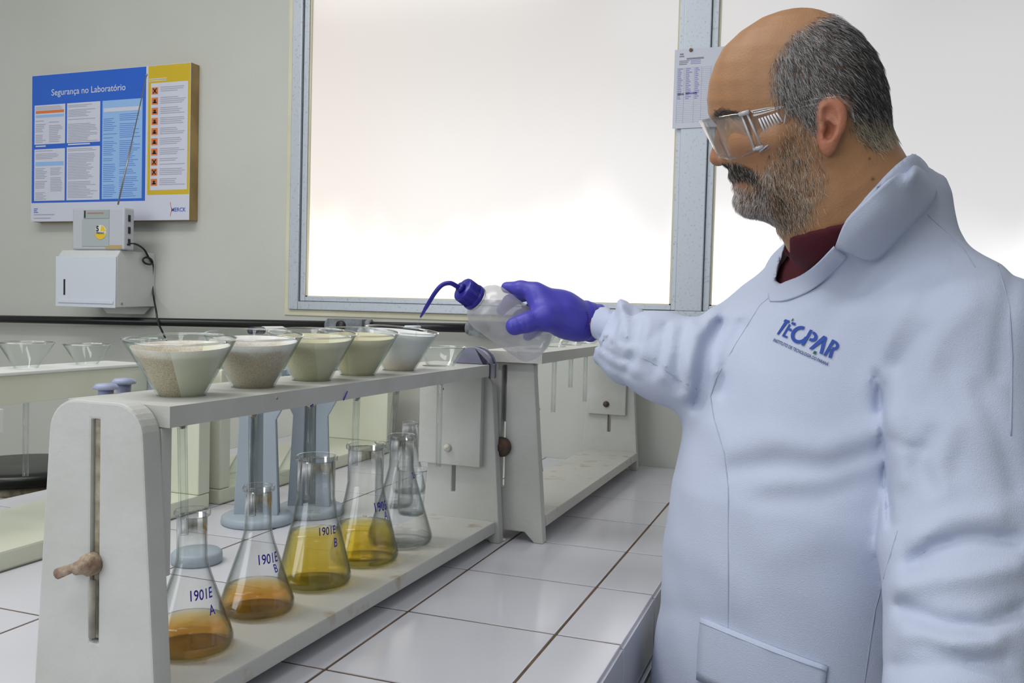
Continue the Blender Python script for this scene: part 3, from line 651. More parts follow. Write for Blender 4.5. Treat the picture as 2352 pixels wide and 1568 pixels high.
# funnels on the back racks
gB = 'empty funnels on the rack behind'
lb = ['clear glass funnel on the rear wooden rack, nearest the wash bottle', 'clear glass funnel on the rear wooden rack, second from its near end', 'clear glass funnel on the rear wooden rack, third from its near end', 'clear glass funnel on the rear wooden rack, half hidden by the white sleeve']
for i, L_ in enumerate(lb): funnel(FB(HB[i][0], HB[i][1], .3245), .036, .021, .026, [.11, .10, .06, .10][i], L_, group=gB)
p = on_x(60, 856, -.77); funnel((-.77, p[1], CT+.2745), .043, .018, .043, .16, 'clear glass funnel with long stem at the far left', group='empty funnels on the cream rack')
p = on_x(200, 843, -.77); funnel((-.77, p[1], CT+.2745), .040, .018, .036, .06, 'clear glass funnel on the cream rack left of the brown filtering funnel', group='empty funnels on the cream rack')
p = on_x(330, 832, -.77); funnel((-.77, p[1], CT+.2745), .043, .018, .043, .06, 'clear glass funnel on the cream rack, mostly hidden behind the nearest filtering funnel', group='empty funnels on the cream rack')

def flask(pos_, rb_, rn, h, zn, label, liq=None, level=0, group='flasks under the front rack', simple=False, rim=.0028, name='erlenmeyer_flask', tilt=None):
    """conical flask: base radius rb_, neck radius rn, height h, the neck starts at zn"""
    r = empty(name, pos_, label, 'flask', group)
    t = .0011
    def prof(off):
        P = [(rb_*.86-off, .0006+off*.8), (rb_*.955-off, .0022+off*.5), (rb_-off, .0085), (rb_*.992-off, .013)]
        a = (rb_*.992, .013)
        for k in range(1, 7):
            q = k/6; e = q; P.append((a[0]+(rn-a[0])*e-off, a[1]+(zn-a[1])*q))
        # soften the shoulder at the neck
        P[-1] = (rn+.0012-off, zn-.001); P.append((rn-off, zn+.006)); P.append((rn-off, h-.006)); return P
    O = prof(0); I = prof(t*1.3)
    body = [(.0001, .0012)]+O+[(rn+.0002, h-.0075), (rn+rim, h-.0062), (rn+rim+.0003, h-.004), (rn+rim, h-.0015), (rn+rim*.5, h), (rn-.0006, h-.0008)]+I[::-1]+[(.0001, .0026)]
    o = MB().lathe(body, n=48).build('body', M['glass']); o.parent = r
    if liq:
        Q = [(max(p[0]+.0004, 0), p[1]) for p in prof(t*1.3)]; L_ = [(.0001, .0024)]
        for i in range(len(Q)):
            if Q[i][1] < level: L_.append(Q[i])
            else:
                a_, b_ = Q[i-1], Q[i]; q = (level-a_[1])/(b_[1]-a_[1]); L_.append((a_[0]+(b_[0]-a_[0])*q, level)); break
        L_ += [(.0001, level)]
        o = MB().lathe(L_, n=48).build('liquid', liq); o.parent = r
    if tilt: r.rotation_euler = tilt
    return r, O
def surf_text(r, O, s, h0, size, ang, m, name, slant=0, bold=.01, mirror=False, lift=.0005):
    """writing wrapped round the flask: base height h0, letter height size, centred on angle ang"""
    v, f = text_mesh(s, bold=bold, shear=slant); x0 = min(p[0] for p in v); x1 = max(p[0] for p in v); xm = (x0+x1)/2; y1 = max(p[1] for p in v); sc = size/y1
    # subdivide long edges is not needed at this size
    out = []
    for x, y in v:
        z = h0+y*sc; R_ = np.interp(z, [p[1] for p in O], [p[0] for p in O])+lift
        a = ang+(-1 if mirror else 1)*((x-xm)*sc*.74)/R_; out.append((R_*math.cos(a), R_*math.sin(a), z))
    o = MB().add(out, f).build(name, m); o.parent = r; return o
def base_at(px, py, z=.037): q = on_z(px, py, CT+z); return (q[0], q[1], CT+z+.0004)
fl = []
specs = [((438, 1487), .0425, .0152, .144, .090, 'Erlenmeyer flask of amber liquid marked A, nearest the camera', 'amber', .029),
         ((590, 1402), .0425, .0152, .147, .092, 'Erlenmeyer flask of amber liquid marked B, second from the camera', 'amber', .030),
         ((722, 1338), .0465, .0240, .165, .105, 'wide-necked flask filled highest with yellow liquid, marked B, third in the row', 'yellow', .068),
         ((836, 1285), .0480, .0250, .164, .104, 'wide-necked flask of yellow liquid marked A, fourth in the row', 'yellow', .052),
         ((918, 1245), .0490, .0185, .164, .112, 'almost empty clear flask with a little water, last in the row', 'water', .010)]
for q, rb_, rn, h, zn, L_, lq, lv in specs: fl.append(flask(base_at(*q), rb_, rn, h, zn, L_, M[lq], lv))
def cam_ang(r): return math.atan2(CAM[1]-r.location[1], CAM[0]-r.location[0])
marks = [(0, '1901E', .057, .0098, .42, .13), (0, 'A', .041, .0095, .68, .1), (1, '1901E', .061, .0105, .55, .13), (1, 'B', .050, .0090, .78, -.1), (2, '1901E', .069, .0098, .52, .1), (2, 'B', .053, .0105, .78, .2),
         (3, '1905', .074, .0125, .80, 0), (3, 'A', .062, .0105, .98, 0), (4, '2 x', .100, .0085, 1.15, -.2)]
for i, s_, h0, sz, da, sl in marks:
    r, O = fl[i]; o = surf_text(r, O, s_, h0, sz, cam_ang(r)+da, M['navy'], 'pen_writing', slant=sl, bold=.012)
M['etch'] = mat('white_etching', (.75, .76, .74), .6)
surf_text(fl[2][0], fl[2][1], 'DELTEX', .083, .0045, cam_ang(fl[2][0])+math.pi+.1, M['etch'], 'etched_marking'); surf_text(fl[2][0], fl[2][1], '500 ml', .075, .0045, cam_ang(fl[2][0])+math.pi+.1, M['etch'], 'etched_marking')
surf_text(fl[3][0], fl[3][1], '400', .050, .004, cam_ang(fl[3][0])+math.pi, M['etch'], 'etched_marking')
# spare clear glassware grouped on the tiles behind
sg = 'spare glassware behind the front rack'
spare = [((-.225, .80), .034, .017, .150, 'clear flask behind the fourth flask of the front row'), ((-.165, .86), .036, .018, .168, 'clear flask behind the last flask of the front row'),
         ((-.255, .93), .036, .020, .160, 'clear flask at the back left of the spare glassware'), ((-.175, .97), .038, .018, .172, 'tall clear flask at the back, beside the sliding plate'),
         ((-.12, 1.04), .036, .018, .176, 'clear flask farthest back, beside the sliding plate'), ((-.33, .86), .036, .017, .150, 'clear flask leftmost of the spare glassware group')]
for (x, y), rb_, rn, h, L_ in spare: flask((x, y, CT+.0004), rb_, rn, h, h*.62, L_, group=sg)
def beaker(pos_, R, h, label):
    r = empty('beaker', pos_, label, 'beaker', sg); t = .0012
    o = MB().lathe([(.0001, 0), (R*.93, 0), (R, .006), (R, h-.004), (R+.003, h), (R+.0018, h+.0004), (R-t, h-.004), (R-t, .006), (R*.9, .002), (.0001, .002)], n=36).build('body', M['glass']); o.parent = r
    mb = MB()
    for k in range(5):
        z = h*(.25+.12*k); mb.lathe([(R+.0003, z), (R+.0003, z+.0006)], n=24)
    return r
beaker((-.30, .735, CT+.0004), .038, .125, 'clear glass beaker behind the third and fourth flasks'); beaker((-.235, .69, CT+.0004), .030, .085, 'low clear glass beaker behind the fourth flask')
# upside-down funnels standing on the back rack's base
def inv_funnel(px, py, L_):
    q = on_z(px, py, CT+.0305); r = empty('glass_funnel', (q[0], q[1], CT+.0305), L_, 'funnel', 'upside-down funnels on the cream rack base')
    o = MB().lathe([(.044, 0), (.0445, .001), (.0050, .074), (.0040, .080), (.0040, .155), (.0028, .155), (.0028, .080), (.0036, .074), (.0430, .001)], n=40, closed=True).build('cone', M['thin']); o.parent = r
inv_funnel(567, 1090, 'clear funnel standing upside down on the cream rack base, left of the grey stand'); inv_funnel(683, 1085, 'clear funnel standing upside down on the cream rack base, between the grey stands')

# grey plastic support stands --------------------------------------------
def stand(px, py, L_, flip=1, lean=0):
    q = on_z(px, py, CT); b = np.array([q[0], q[1], CT])
    r = empty('support_stand', b, L_, 'stand', 'grey support stands behind the flasks')
    part(MB().lathe([(.062, 0), (.064, .003), (.063, .012), (.056, .016), (.03, .017)], b+[0, 0, .0003], n=40), 'base', M['bluegrey'], r)
    ex = RX*1.0; ex[2] = 0; ex = unit(ex); ey = np.cross([0, 0, 1.], ex)
    H_ = .262
    def col(u0, u1, w0, w1, v0, th): # tapered leg from base to top
        return MB().prism([(u0-w0, .0165), (u0+w0, .0165), (u1+w1, H_-.075), (u1+w1+.016*(1 if u1 > 0 else 0), H_-.045), (u1+w1+.016*(1 if u1 > 0 else 0), H_), (u1-w1-.016*(1 if u1 < 0 else 0), H_), (u1-w1-.016*(1 if u1 < 0 else 0), H_-.045), (u1-w1, H_-.075)], b+ey*v0, ex, Zv, ey, th)
    part(col(-.025, -.020, .0135, .011, -.018, .010), 'leg', M['bluegrey'], r, bevel=.0015)
    part(col(.027, .023, .0135, .011, -.018, .010), 'leg', M['bluegrey'], r, bevel=.0015)
    part(MB().prism([(-.036, .0165), (.038, .0165), (.026, H_), (-.024, H_)], b+ey*.002, ex, Zv, ey, .008), 'back_web', mat('grey_web', (.24, .29, .31), .5), r, bevel=.0015)
    part(MB().prism([(-.045, H_), (.045, H_), (.045, H_+.014), (-.045, H_+.014)], b-ey*.022, ex, Zv, ey, .035), 'top_plate', M['bluegrey'], r, bevel=.0015)
stand(592, 1198, 'blue grey plastic stand behind the second flask'); stand(712, 1178, 'blue grey plastic stand behind the third flask')
q = on_z(452, 1290, CT)
lid = empty('round_cap', (q[0], q[1], CT), 'round grey plastic cap lying on the tiles behind the nearest flask', 'cap')
part(MB().lathe([(.036, 0), (.0375, .003), (.037, .014), (.033, .018), (.0001, .019)], (q[0], q[1], CT+.0003), n=36), 'shell', M['bluegrey'], lid)

# small things
def stopper(F, u, v, z, L_):
    p = F(u, v, z); r = empty('plastic_stopper', p, L_, 'stopper', 'blue grey stoppers at the near end of the front rack')
    part(MB().lathe([(.011, 0), (.0115, .002), (.0095, .010), (.0072, .0135), (.0072, .0215)], p, n=12), 'plug', mat('stopper_plastic', (.32, .35, .50), .4), r)
    part(MB().lathe([(.0072, .0216), (.0115, .0225), (.0118, .0245), (.009, .0275), (.0001, .0285)], p, n=24), 'head', mat('stopper_plastic', (.32, .35, .50), .4), r)
stopper(FA, -.131, -.118, .2845, 'blue grey plastic stopper at the near end of the front rack, in front'); stopper(FA, -.1365, -.090, .2875, 'blue grey plastic stopper at the near end of the front rack, behind')
tag(MB().box((-.03, -.0145, 0), (.03, .0145, .282)).build('stopper_block', M['pvcw'], bevel=.002) if False else fbox(MB(), FA, -.158, -.1215, -.136, -.07, .270, .2842).build('stopper_tray', M['pvcw'], bevel=.001), 'white plastic ledge fixed along the back edge of the front rack', 'ledge')
# white marker pen
p0 = on_x(572, 758, -.77); p1 = on_x(655, 757, -.77)
mk = empty('marker_pen', p0, 'white marker pen with dark cap lying behind the second funnel', 'pen')
ax = unit(p1-p0); Lm = np.linalg.norm(p1-p0)
p0 = p0+np.array([0, 0, -.001])
part(MB().lathe([(.004, 0), (.0085, .004), (.009, Lm*.36)], p0, ax, 18), 'cap', mat('dark_cap', (.02, .02, .05), .25), mk)
part(MB().lathe([(.0098, Lm*.36+.0003), (.0098, Lm*.9), (.006, Lm)], p0, ax, 18), 'barrel', M['pvcw'], mk)
# stool behind the bench
q = on_z(62, 1067, CT-.02)
stl = empty('lab_stool', (q[0], q[1], 0), 'stool with a round black seat behind the bench at the left', 'stool')
so = np.array([q[0]-.02, q[1], 0])
part(MB().lathe([(.10, CT-.055), (.165, CT-.05), (.172, CT-.035), (.168, CT-.022), (.14, CT-.018), (.0001, CT-.022)], so, n=40), 'seat', mat('black_seat', (.012, .013, .012), .3), stl)
part(MB().lathe([(.14, CT-.075), (.14, CT-.0555)], so, n=32), 'seat_board', M['groove'], stl)
for k in range(4):
    a = math.pi/4+k*math.pi/2; c_, s_ = math.cos(a), math.sin(a)
    part(MB().tube([so+[.10*c_, .10*s_, CT-.076], so+[.20*c_, .20*s_, .002]], .011, 10), 'leg', M['pipe'], stl)
part(MB().tube([so+[.165*math.cos(t*math.pi/12), .165*math.sin(t*math.pi/12), .30] for t in range(25)], .007, 8), 'foot_ring', M['pipe'], stl)
# glass ring above the white funnel
q0 = at(948, 750, 1.33); tag(MB().tube([q0+np.array([.0095*math.cos(a), .0095*math.sin(a), 0]) for a in [k*math.pi/10 for k in range(21)]], .0014, 8).build('glass_ring', M['tubeg']), 'x', 'y') if False else None
# ------------------------------------------------------------------ implicit surfaces
def interp(z, zs, vs):
    return np.interp(z, zs, vs)
def smin(a, b, k): h = np.maximum(k-np.abs(a-b), 0)/k; return np.minimum(a, b)-h*h*k*.25
def smax(a, b, k): return -smin(-a, -b, k)
def capsule(P, a, b, ra_, rb_):
    a = np.asarray(a, np.float32); b = np.asarray(b, np.float32); ab = b-a; t = np.clip(((P-a)@ab)/(ab@ab), 0, 1)
    return np.sqrt(((P-a-t[:, None]*ab)**2).sum(1))-(ra_+(rb_-ra_)*t)
def chain(P, pts, rs, k=.02):
    f = None
    for i in range(len(pts)-1):
        g = capsule(P, pts[i], pts[i+1], rs[i], rs[i+1]); f = g if f is None else smin(f, g, k)
    return f
def ball(P, c, r): return np.sqrt(((P-np.asarray(c, np.float32))**2).sum(1))-r
def ellips(P, c, r):
    q = (P-np.asarray(c, np.float32))/np.asarray(r, np.float32); l = np.sqrt((q**2).sum(1)); return (l-1)*min(r)
def seg2(x, y, pts):                          # distance in 2D to a polyline
    d = None
    for (ax, ay), (bx, by) in zip(pts[:-1], pts[1:]):
        ux, uy = bx-ax, by-ay; t = np.clip(((x-ax)*ux+(y-ay)*uy)/(ux*ux+uy*uy), 0, 1); e = np.hypot(x-ax-t*ux, y-ay-t*uy); d = e if d is None else np.minimum(d, e)
    return d
def inpoly(x, y, poly):
    c = np.zeros(x.shape, bool); n = len(poly)
    for i in range(n):
        (ax, ay), (bx, by) = poly[i], poly[(i+1) % n]
        m = ((ay > y) != (by > y)); 
        with np.errstate(divide='ignore', invalid='ignore'): xx = (bx-ax)*(y-ay)/(by-ay if by != ay else 1e-9)+ax
        c ^= m & (x < xx)
    return c
def polysd(x, y, poly):
    d = seg2(x, y, list(poly)+[poly[0]]); return np.where(inpoly(x, y, poly), -d, d)
def surface_net(f, X, Y, Z, B=8, slack=1.5):
    """mesh of f = 0 on a rectilinear grid, evaluated only near the surface"""
    nx, ny, nz = len(X), len(Y), len(Z); F = np.empty((nx, ny, nz), np.float32)
    bx, by, bz = [list(range(0, n, B)) for n in (nx, ny, nz)]
    cx = np.array([(X[i]+X[min(i+B, nx)-1])/2 for i in bx]); cy = np.array([(Y[i]+Y[min(i+B, ny)-1])/2 for i in by]); cz = np.array([(Z[i]+Z[min(i+B, nz)-1])/2 for i in bz])
    hx = np.array([X[min(i+B, nx)-1]-X[i] for i in bx])/2; hy = np.array([Y[min(i+B, ny)-1]-Y[i] for i in by])/2; hz = np.array([Z[min(i+B, nz)-1]-Z[i] for i in bz])/2
    G = np.stack(np.meshgrid(cx, cy, cz, indexing='ij'), -1).reshape(-1, 3).astype(np.float32)
    C = f(G).reshape(len(bx), len(by), len(bz)); R_ = np.sqrt(hx[:, None, None]**2+hy[None, :, None]**2+hz[None, None, :]**2)*slack+.012
    act = np.abs(C) < R_
    todo = []
    for i, a in enumerate(bx):
        for j, b in enumerate(by):
            for k, c in enumerate(bz):
                if act[i, j, k]: todo.append((a, b, c))
                else: F[a:a+B, b:b+B, c:c+B] = C[i, j, k]
    for s0 in range(0, len(todo), 400):
        pts = []; ch_ = todo[s0:s0+400]
        for a, b, c in ch_:
            g = np.stack(np.meshgrid(X[a:a+B], Y[b:b+B], Z[c:c+B], indexing='ij'), -1); pts.append(g.reshape(-1, 3))
        v = f(np.concatenate(pts).astype(np.float32)); o_ = 0
        for (a, b, c), p_ in zip(ch_, pts):
            n = len(p_); sh_ = (min(B, nx-a), min(B, ny-b), min(B, nz-c)); F[a:a+B, b:b+B, c:c+B] = v[o_:o_+n].reshape(sh_); o_ += n
    s_ = F < 0
    a = s_[:-1, :-1, :-1].astype(np.int8)
    for dx, dy, dz in ((1,0,0),(0,1,0),(0,0,1),(1,1,0),(1,0,1),(0,1,1),(1,1,1)): a = a+s_[dx:nx-1+dx, dy:ny-1+dy, dz:nz-1+dz]
    I, J, K = np.nonzero((a > 0) & (a < 8)); n = len(I); ids = -np.ones((nx-1, ny-1, nz-1), np.int32); ids[I, J, K] = np.arange(n)
    acc = np.zeros((n, 3)); cnt = np.zeros(n); cr = [(0,0,0),(1,0,0),(0,1,0),(1,1,0),(0,0,1),(1,0,1),(0,1,1),(1,1,1)]
    for p in range(8):
        for q in range(p+1, 8):
            d = [cr[q][t]-cr[p][t] for t in range(3)]
            if sorted(map(abs, d)) != [0, 0, 1]: continue
            fa = F[I+cr[p][0], J+cr[p][1], K+cr[p][2]]; fb = F[I+cr[q][0], J+cr[q][1], K+cr[q][2]]; m = (fa < 0) != (fb < 0)
            t = np.where(m, fa/(fa-fb+1e-20), 0)
            pa = np.stack([X[I+cr[p][0]], Y[J+cr[p][1]], Z[K+cr[p][2]]], 1); pb = np.stack([X[I+cr[q][0]], Y[J+cr[q][1]], Z[K+cr[q][2]]], 1)
            acc += np.where(m[:, None], pa+(pb-pa)*t[:, None], 0); cnt += m
    V = acc/cnt[:, None]; Q = []
    for ax in range(3):
        sl = [slice(1, -1)]*3; sl[ax] = slice(0, -1); lo = s_[tuple(sl)]; s2 = list(sl); s2[ax] = slice(1, None); hi = s_[tuple(s2)]
        i, j, k = np.nonzero(lo != hi); fl_ = lo[i, j, k]; g = [i, j, k]
        for t in range(3):
            if t != ax: g[t] = g[t]+1
        o1, o2 = [t for t in range(3) if t != ax]
        def cell(d1, d2): h = list(g); h[o1] = h[o1]-d1; h[o2] = h[o2]-d2; return ids[tuple(h)]
        q = np.stack([cell(1, 1), cell(0, 1), cell(0, 0), cell(1, 0)], 1)
        if ax == 1: fl_ = ~fl_
        q[~fl_] = q[~fl_][:, ::-1]; Q.append(q)
    return V, np.concatenate(Q)
def raw_mesh(name, V, Q, mats, parent=None, smooth=True, col=None):
    me = bpy.data.meshes.new(name); me.vertices.add(len(V)); me.vertices.foreach_set('co', np.asarray(V, np.float32).ravel())
    Q = np.asarray(Q, np.int32); k = Q.shape[1]; me.loops.add(Q.size); me.loops.foreach_set('vertex_index', Q.ravel())
    me.polygons.add(len(Q)); me.polygons.foreach_set('loop_start', np.arange(len(Q), dtype=np.int32)*k)
    me.update(calc_edges=True); me.polygons.foreach_set('use_smooth', np.full(len(Q), smooth))
    for m_ in (mats if isinstance(mats, (list, tuple)) else [mats]): me.materials.append(m_)
    if col is not None:
        c = np.ones((len(V), 4), np.float32); c[:, :3] = col; at_ = me.attributes.new('Col', 'FLOAT_COLOR', 'POINT'); at_.data.foreach_set('color', c.ravel())
    me.validate(); me.update(); o = bpy.data.objects.new(name, me); COL.objects.link(o)
    if parent is not None: child(o, parent)
    return o
def relax(V, Q, n=1, k=.5):                   # even out the grid steps of a surface net
    E = np.concatenate([Q[:, [0, 1]], Q[:, [1, 2]], Q[:, [2, 3]], Q[:, [3, 0]]]); m = len(V)
    for _ in range(n):
        S_ = np.zeros((m, 3)); c = np.zeros(m)
        for t in range(3): S_[:, t] = np.bincount(E[:, 0], V[E[:, 1], t], m)+np.bincount(E[:, 1], V[E[:, 0], t], m)
        c = np.bincount(E[:, 0], minlength=m)+np.bincount(E[:, 1], minlength=m); V = V+(S_/np.maximum(c, 1)[:, None]-V)*k
    return V
def grid(a, b, h): return np.arange(a, b+h, h)
def grid2(parts_):                            # uneven axis: [(start, end, step), ...]
    out = [parts_[0][0]]
    for a, b, h in parts_:
        n = max(1, int(round((b-out[-1])/h))); out += list(np.linspace(out[-1], b, n+1)[1:])
    return np.array(out)

RH = np.array([math.cos(-.3461), -math.sin(-.3461)]); DH = np.array([math.sin(-.3461), math.cos(-.3461)])
def LD(L_, D_, z): q = CAM[:2]+RH*L_+DH*D_; return np.array([q[0], q[1], CT+z])
def pxy(P):
    q = P-CAM.astype(np.float32); z = q@DX.astype(np.float32); z = np.where(np.abs(z) < .05, .05, z)
    return 1176+FPX*(q@RX.astype(np.float32))/z, 784-FPX*(q@UX.astype(np.float32))/z, z

# ------------------------------------------------------------------ the man's shapes
TK = np.array([  # z, centre across, centre along the view, half width, half depth, turn in degrees
 (-.50, .405, 1.12, .215, .200, 36), (-.25, .400, 1.11, .205, .193, 37), (-.10, .390, 1.10, .198, .188, 38), (-.04, .388, 1.10, .192, .182, 38), (.02, .388, 1.095, .187, .177, 38),
 (.10, .387, 1.090, .183, .174, 38), (.18, .388, 1.085, .181, .167, 38), (.25, .392, 1.085, .177, .153, 36), (.33, .402, 1.080, .172, .137, 33), (.40, .412, 1.080, .168, .120, 28),
 (.435, .418, 1.075, .152, .104, 24), (.465, .422, 1.066, .122, .090, 22), (.50, .424, 1.050, .092, .080, 22), (.54, .424, 1.035, .078, .074, 22), (.60, .41, 1.03, .060, .066, 22)])
def torso(P, grow=0.):
    z = P[:, 2]-CT; q = P[:, :2]-CAM[:2].astype(np.float32); L_ = q@RH.astype(np.float32); D_ = q@DH.astype(np.float32)
    c = [interp(z, TK[:, 0], TK[:, i]) for i in range(1, 6)]; ph = np.radians(c[4]); dl = L_-c[0]; dd = D_-c[1]
    s_ = dl*np.sin(ph)-dd*np.cos(ph); f_ = -dl*np.cos(ph)-dd*np.sin(ph)
    a, b = c[2]+grow, c[3]+grow; n = 2.25
    g = (np.abs(s_/a)**n+np.abs(f_/b)**n)**(1/n)
    return np.maximum((g-1)*np.minimum(a, b), z-.56)
RA = [LD(.392, 1.19, .392), at(1600, 842, 1.125), at(1545, 832, 1.15), at(1512, 815, 1.17), at(1490, 804, 1.185)]; RAR = [.062, .0515, .0520, .0525, .0515]
RW = [at(1420, 752, 1.262), at(1340, 732, 1.302)]
LA = [at(2208, 790, .93), at(2218, 1000, .905), at(2232, 1240, .875), at(2195, 1640, .78)]; LAR = [.080, .079, .080, .062]
FOLDS = [  # screen-traced fold lines on the cloth: points, height in mm (ridge +), width px
 ([(1985, 625), (1900, 665), (1850, 700)], 3, 22), ([(2095, 700), (2035, 790), (2005, 860)], 4, 24), ([(2120, 760), (2060, 850), (2020, 930)], -5, 16),
 ([(1680, 1035), (1780, 1012), (1890, 1030), (1985, 1000), (2030, 965)], 5, 34), ([(1690, 1075), (1800, 1062), (1900, 1075), (2010, 1040)], -4, 26), ([(1750, 1150), (1880, 1140), (2020, 1085)], -3, 28), ([(1760, 1110), (1890, 1105), (2020, 1060)], 3, 24),
 ([(2101, 1290), (2150, 1255), (2230, 1235), (2330, 1240)], -11, 20), ([(2110, 1235), (2180, 1190), (2290, 1180)], 5, 26), ([(2070, 1345), (2140, 1330), (2250, 1320), (2340, 1300)], 8, 28),
 ([(2075, 1395), (2160, 1430), (2260, 1440), (2345, 1400)], -9, 20), ([(2080, 1455), (2180, 1478), (2290, 1470)], 6, 24), ([(2060, 1530), (2150, 1530), (2300, 1520)], -6, 22), ([(2140, 1120), (2110, 1060), (2140, 1000)], -5, 20), ([(2160, 1130), (2170, 1050), (2200, 980)], 4, 28),
 ([(2250, 900), (2300, 1000), (2330, 1120)], -4, 24), ([(2040, 1010), (2085, 1028), (2130, 1030)], -3, 12), ([(2230, 700), (2150, 780), (2110, 880)], 3, 30),
 ([(1655, 745), (1622, 800), (1612, 880), (1600, 925)], -10, 16), ([(1640, 720), (1600, 770), (1585, 850), (1575, 905)], 6, 16), ([(1575, 760), (1560, 830), (1555, 890)], -6, 13), ([(1695, 730), (1670, 790), (1650, 850)], 5, 18),
 ([(1545, 740), (1500, 770), (1480, 800)], -2.5, 12), ([(1490, 825), (1540, 862), (1575, 900)], -2.5, 5), ([(1425, 795), (1452, 825), (1490, 840)], -3, 12),
 ([(1420, 690), (1436, 720), (1440, 770)], 5, 10), ([(1408, 700), (1415, 740), (1410, 790)], -4, 6), ([(1455, 700), (1452, 740), (1447, 790)], -3, 8), ([(1382, 775), (1405, 790), (1425, 782)], -3, 6),
 ([(1430, 1385), (1560, 1400), (1660, 1430)], -2, 30), ([(1560, 1250), (1640, 1300), (1700, 1380)], 2, 40), ([(1800, 1260), (1900, 1230), (2030, 1260)], 2.5, 45), ([(1700, 800), (1760, 900), (1780, 1000)], 2, 40)]
FOLDS += [([(2012, 860), (2026, 977), (2034, 1092), (2046, 1205)], -7, 9), ([(2045, 870), (2062, 980), (2072, 1100)], 5, 24), ([(1985, 900), (1998, 1000), (2005, 1090)], 3, 26),
 ([(1700, 745), (1668, 800), (1655, 900)], -6, 15), ([(1530, 745), (1522, 800), (1500, 860)], -4, 9), ([(1545, 745), (1540, 800), (1520, 870)], 3.5, 10), ([(1470, 735), (1462, 790), (1440, 850)], -5, 8), ([(1490, 735), (1484, 790), (1460, 860)], 3.5, 10),
 ([(1590, 740), (1572, 790), (1580, 850)], 5, 12), ([(1350, 800), (1400, 840), (1460, 870)], -3, 6), ([(1372, 790), (1420, 822), (1455, 828)], -4, 6), ([(1395, 770), (1430, 800), (1470, 800)], 4, 8), ([(1345, 815), (1375, 800), (1400, 770)], -3, 5),
 ([(1415, 690), (1404, 730), (1398, 775)], -4, 5), ([(1428, 700), (1425, 745), (1415, 790)], 4, 7), ([(1990, 640), (1930, 700), (1890, 770)], -2.5, 26), ([(1600, 960), (1680, 1000), (1740, 990)], 2.5, 30), ([(2150, 640), (2100, 720), (2050, 830)], -3, 22),
 ([(2330, 620), (2300, 760), (2290, 860)], -3.5, 18), ([(2180, 850), (2210, 960), (2190, 1080)], -3, 26), ([(2120, 1480), (2220, 1520), (2320, 1560)], -5, 20)]
SEAMS = [[(2128, 492), (2180, 540), (2215, 575), (2240, 615)], [(2062, 1218), (2035, 1310), (2010, 1400), (1985, 1568), (1970, 1700)], [(1790, 662), (1745, 702), (1690, 790), (1645, 868), (1632, 910), (1640, 960), (1664, 1040), (1673, 1120), (1673, 1450), (1668, 1700)], [(1480, 822), (1530, 850), (1560, 872), (1600, 893)], [(2292, 608), (2318, 700), (2325, 820), (2322, 1000)]]
VNECK = [(1820, 528), (1850, 480), (1950, 470), (1940, 505), (1918, 573), (1862, 622), (1795, 654), (1781, 645), (1793, 600)]
def cloth_detail(P, f):
    x, y, D_ = pxy(P); near = np.abs(f) < .035; d = np.zeros_like(f)
    if near.any():
        xn, yn = x[near], y[near]; e = np.zeros(len(xn), np.float32)
        for pts, h, w_ in FOLDS: e += h*.001*np.exp(-(seg2(xn, yn, pts)/w_)**2)
        for pts in SEAMS: e -= .0011*np.exp(-(seg2(xn, yn, pts)/2.6)**2)-.0006*np.exp(-(seg2(xn, yn, pts)/9)**2)
        p = P[near]*1.0
        e += .0010*np.sin(p[:, 2]*31+p[:, 0]*17)*np.sin(p[:, 1]*23+p[:, 2]*9)+.0007*np.sin(p[:, 0]*61+p[:, 2]*37)*np.sin(p[:, 1]*47-p[:, 2]*29)
        d[near] = e
    return f-d
LAX = unit(LA[3]-LA[2])
def z_cut(P): return (P-(LA[3]+LAX*.028).astype(np.float32))@LAX.astype(np.float32)
def z_arm(P): return np.sqrt(((P-LA[3].astype(np.float32))**2).sum(1))
def coat_base(P):
    x, y, D_ = pxy(P); f = torso(P); f = smin(f, np.maximum(neck(P)-.009, P[:, 2]-(CT+.485)-(x-1915)*.00048), .02); f = smin(f, chain(P, RA, RAR, .02), .035)
    f = smin(f, chain(P, RW, [.0270, .0235], .01), .004); f = smin(f, capsule(P, at(1390, 812, 1.262), at(1440, 815, 1.22), .020, .043), .012); f = smin(f, chain(P, [at(1432, 713, 1.255), at(1440, 745, 1.23), at(1436, 790, 1.22)], [.0145, .028, .040], .01), .008)
    g = chain(P, LA, LAR, .03); f = smin(f, g, .004+.04*np.clip((P[:, 2]-CT-.30)/.10, 0, 1))
    f = smin(f, capsule(P, LD(.43, 1.05, .465), LA[0]+np.array([0, 0, .002]), .050, .070), .05)
    f = smin(f, capsule(P, LD(.425, 1.06, .465), RA[0]+np.array([0, 0, .0]), .050, .056), .04)
    return f
def coat(P):
    f0 = coat_base(P); f = cloth_detail(P, f0); x, y, D_ = pxy(P)
    f = smax(f, -(P[:, 2]-(CT-.47)), .004)                                 # hem
    f = np.where(z_arm(P) < .14, np.maximum(f, z_cut(P)), f)               # open end of the hanging sleeve
    ax = unit(RW[1]-RW[0]).astype(np.float32); t = (P-at(1376, 741, 1.284).astype(np.float32))@ax; f = np.where((x < 1500) & (D_ > 1.15) & (y < 850), np.maximum(f, t), f)
    v = polysd(x, y, VNECK)*D_/FPX
    cut = np.maximum(np.maximum(v, -(f0+.026)), D_-1.10)
    f = np.maximum(f, -cut)
    return f
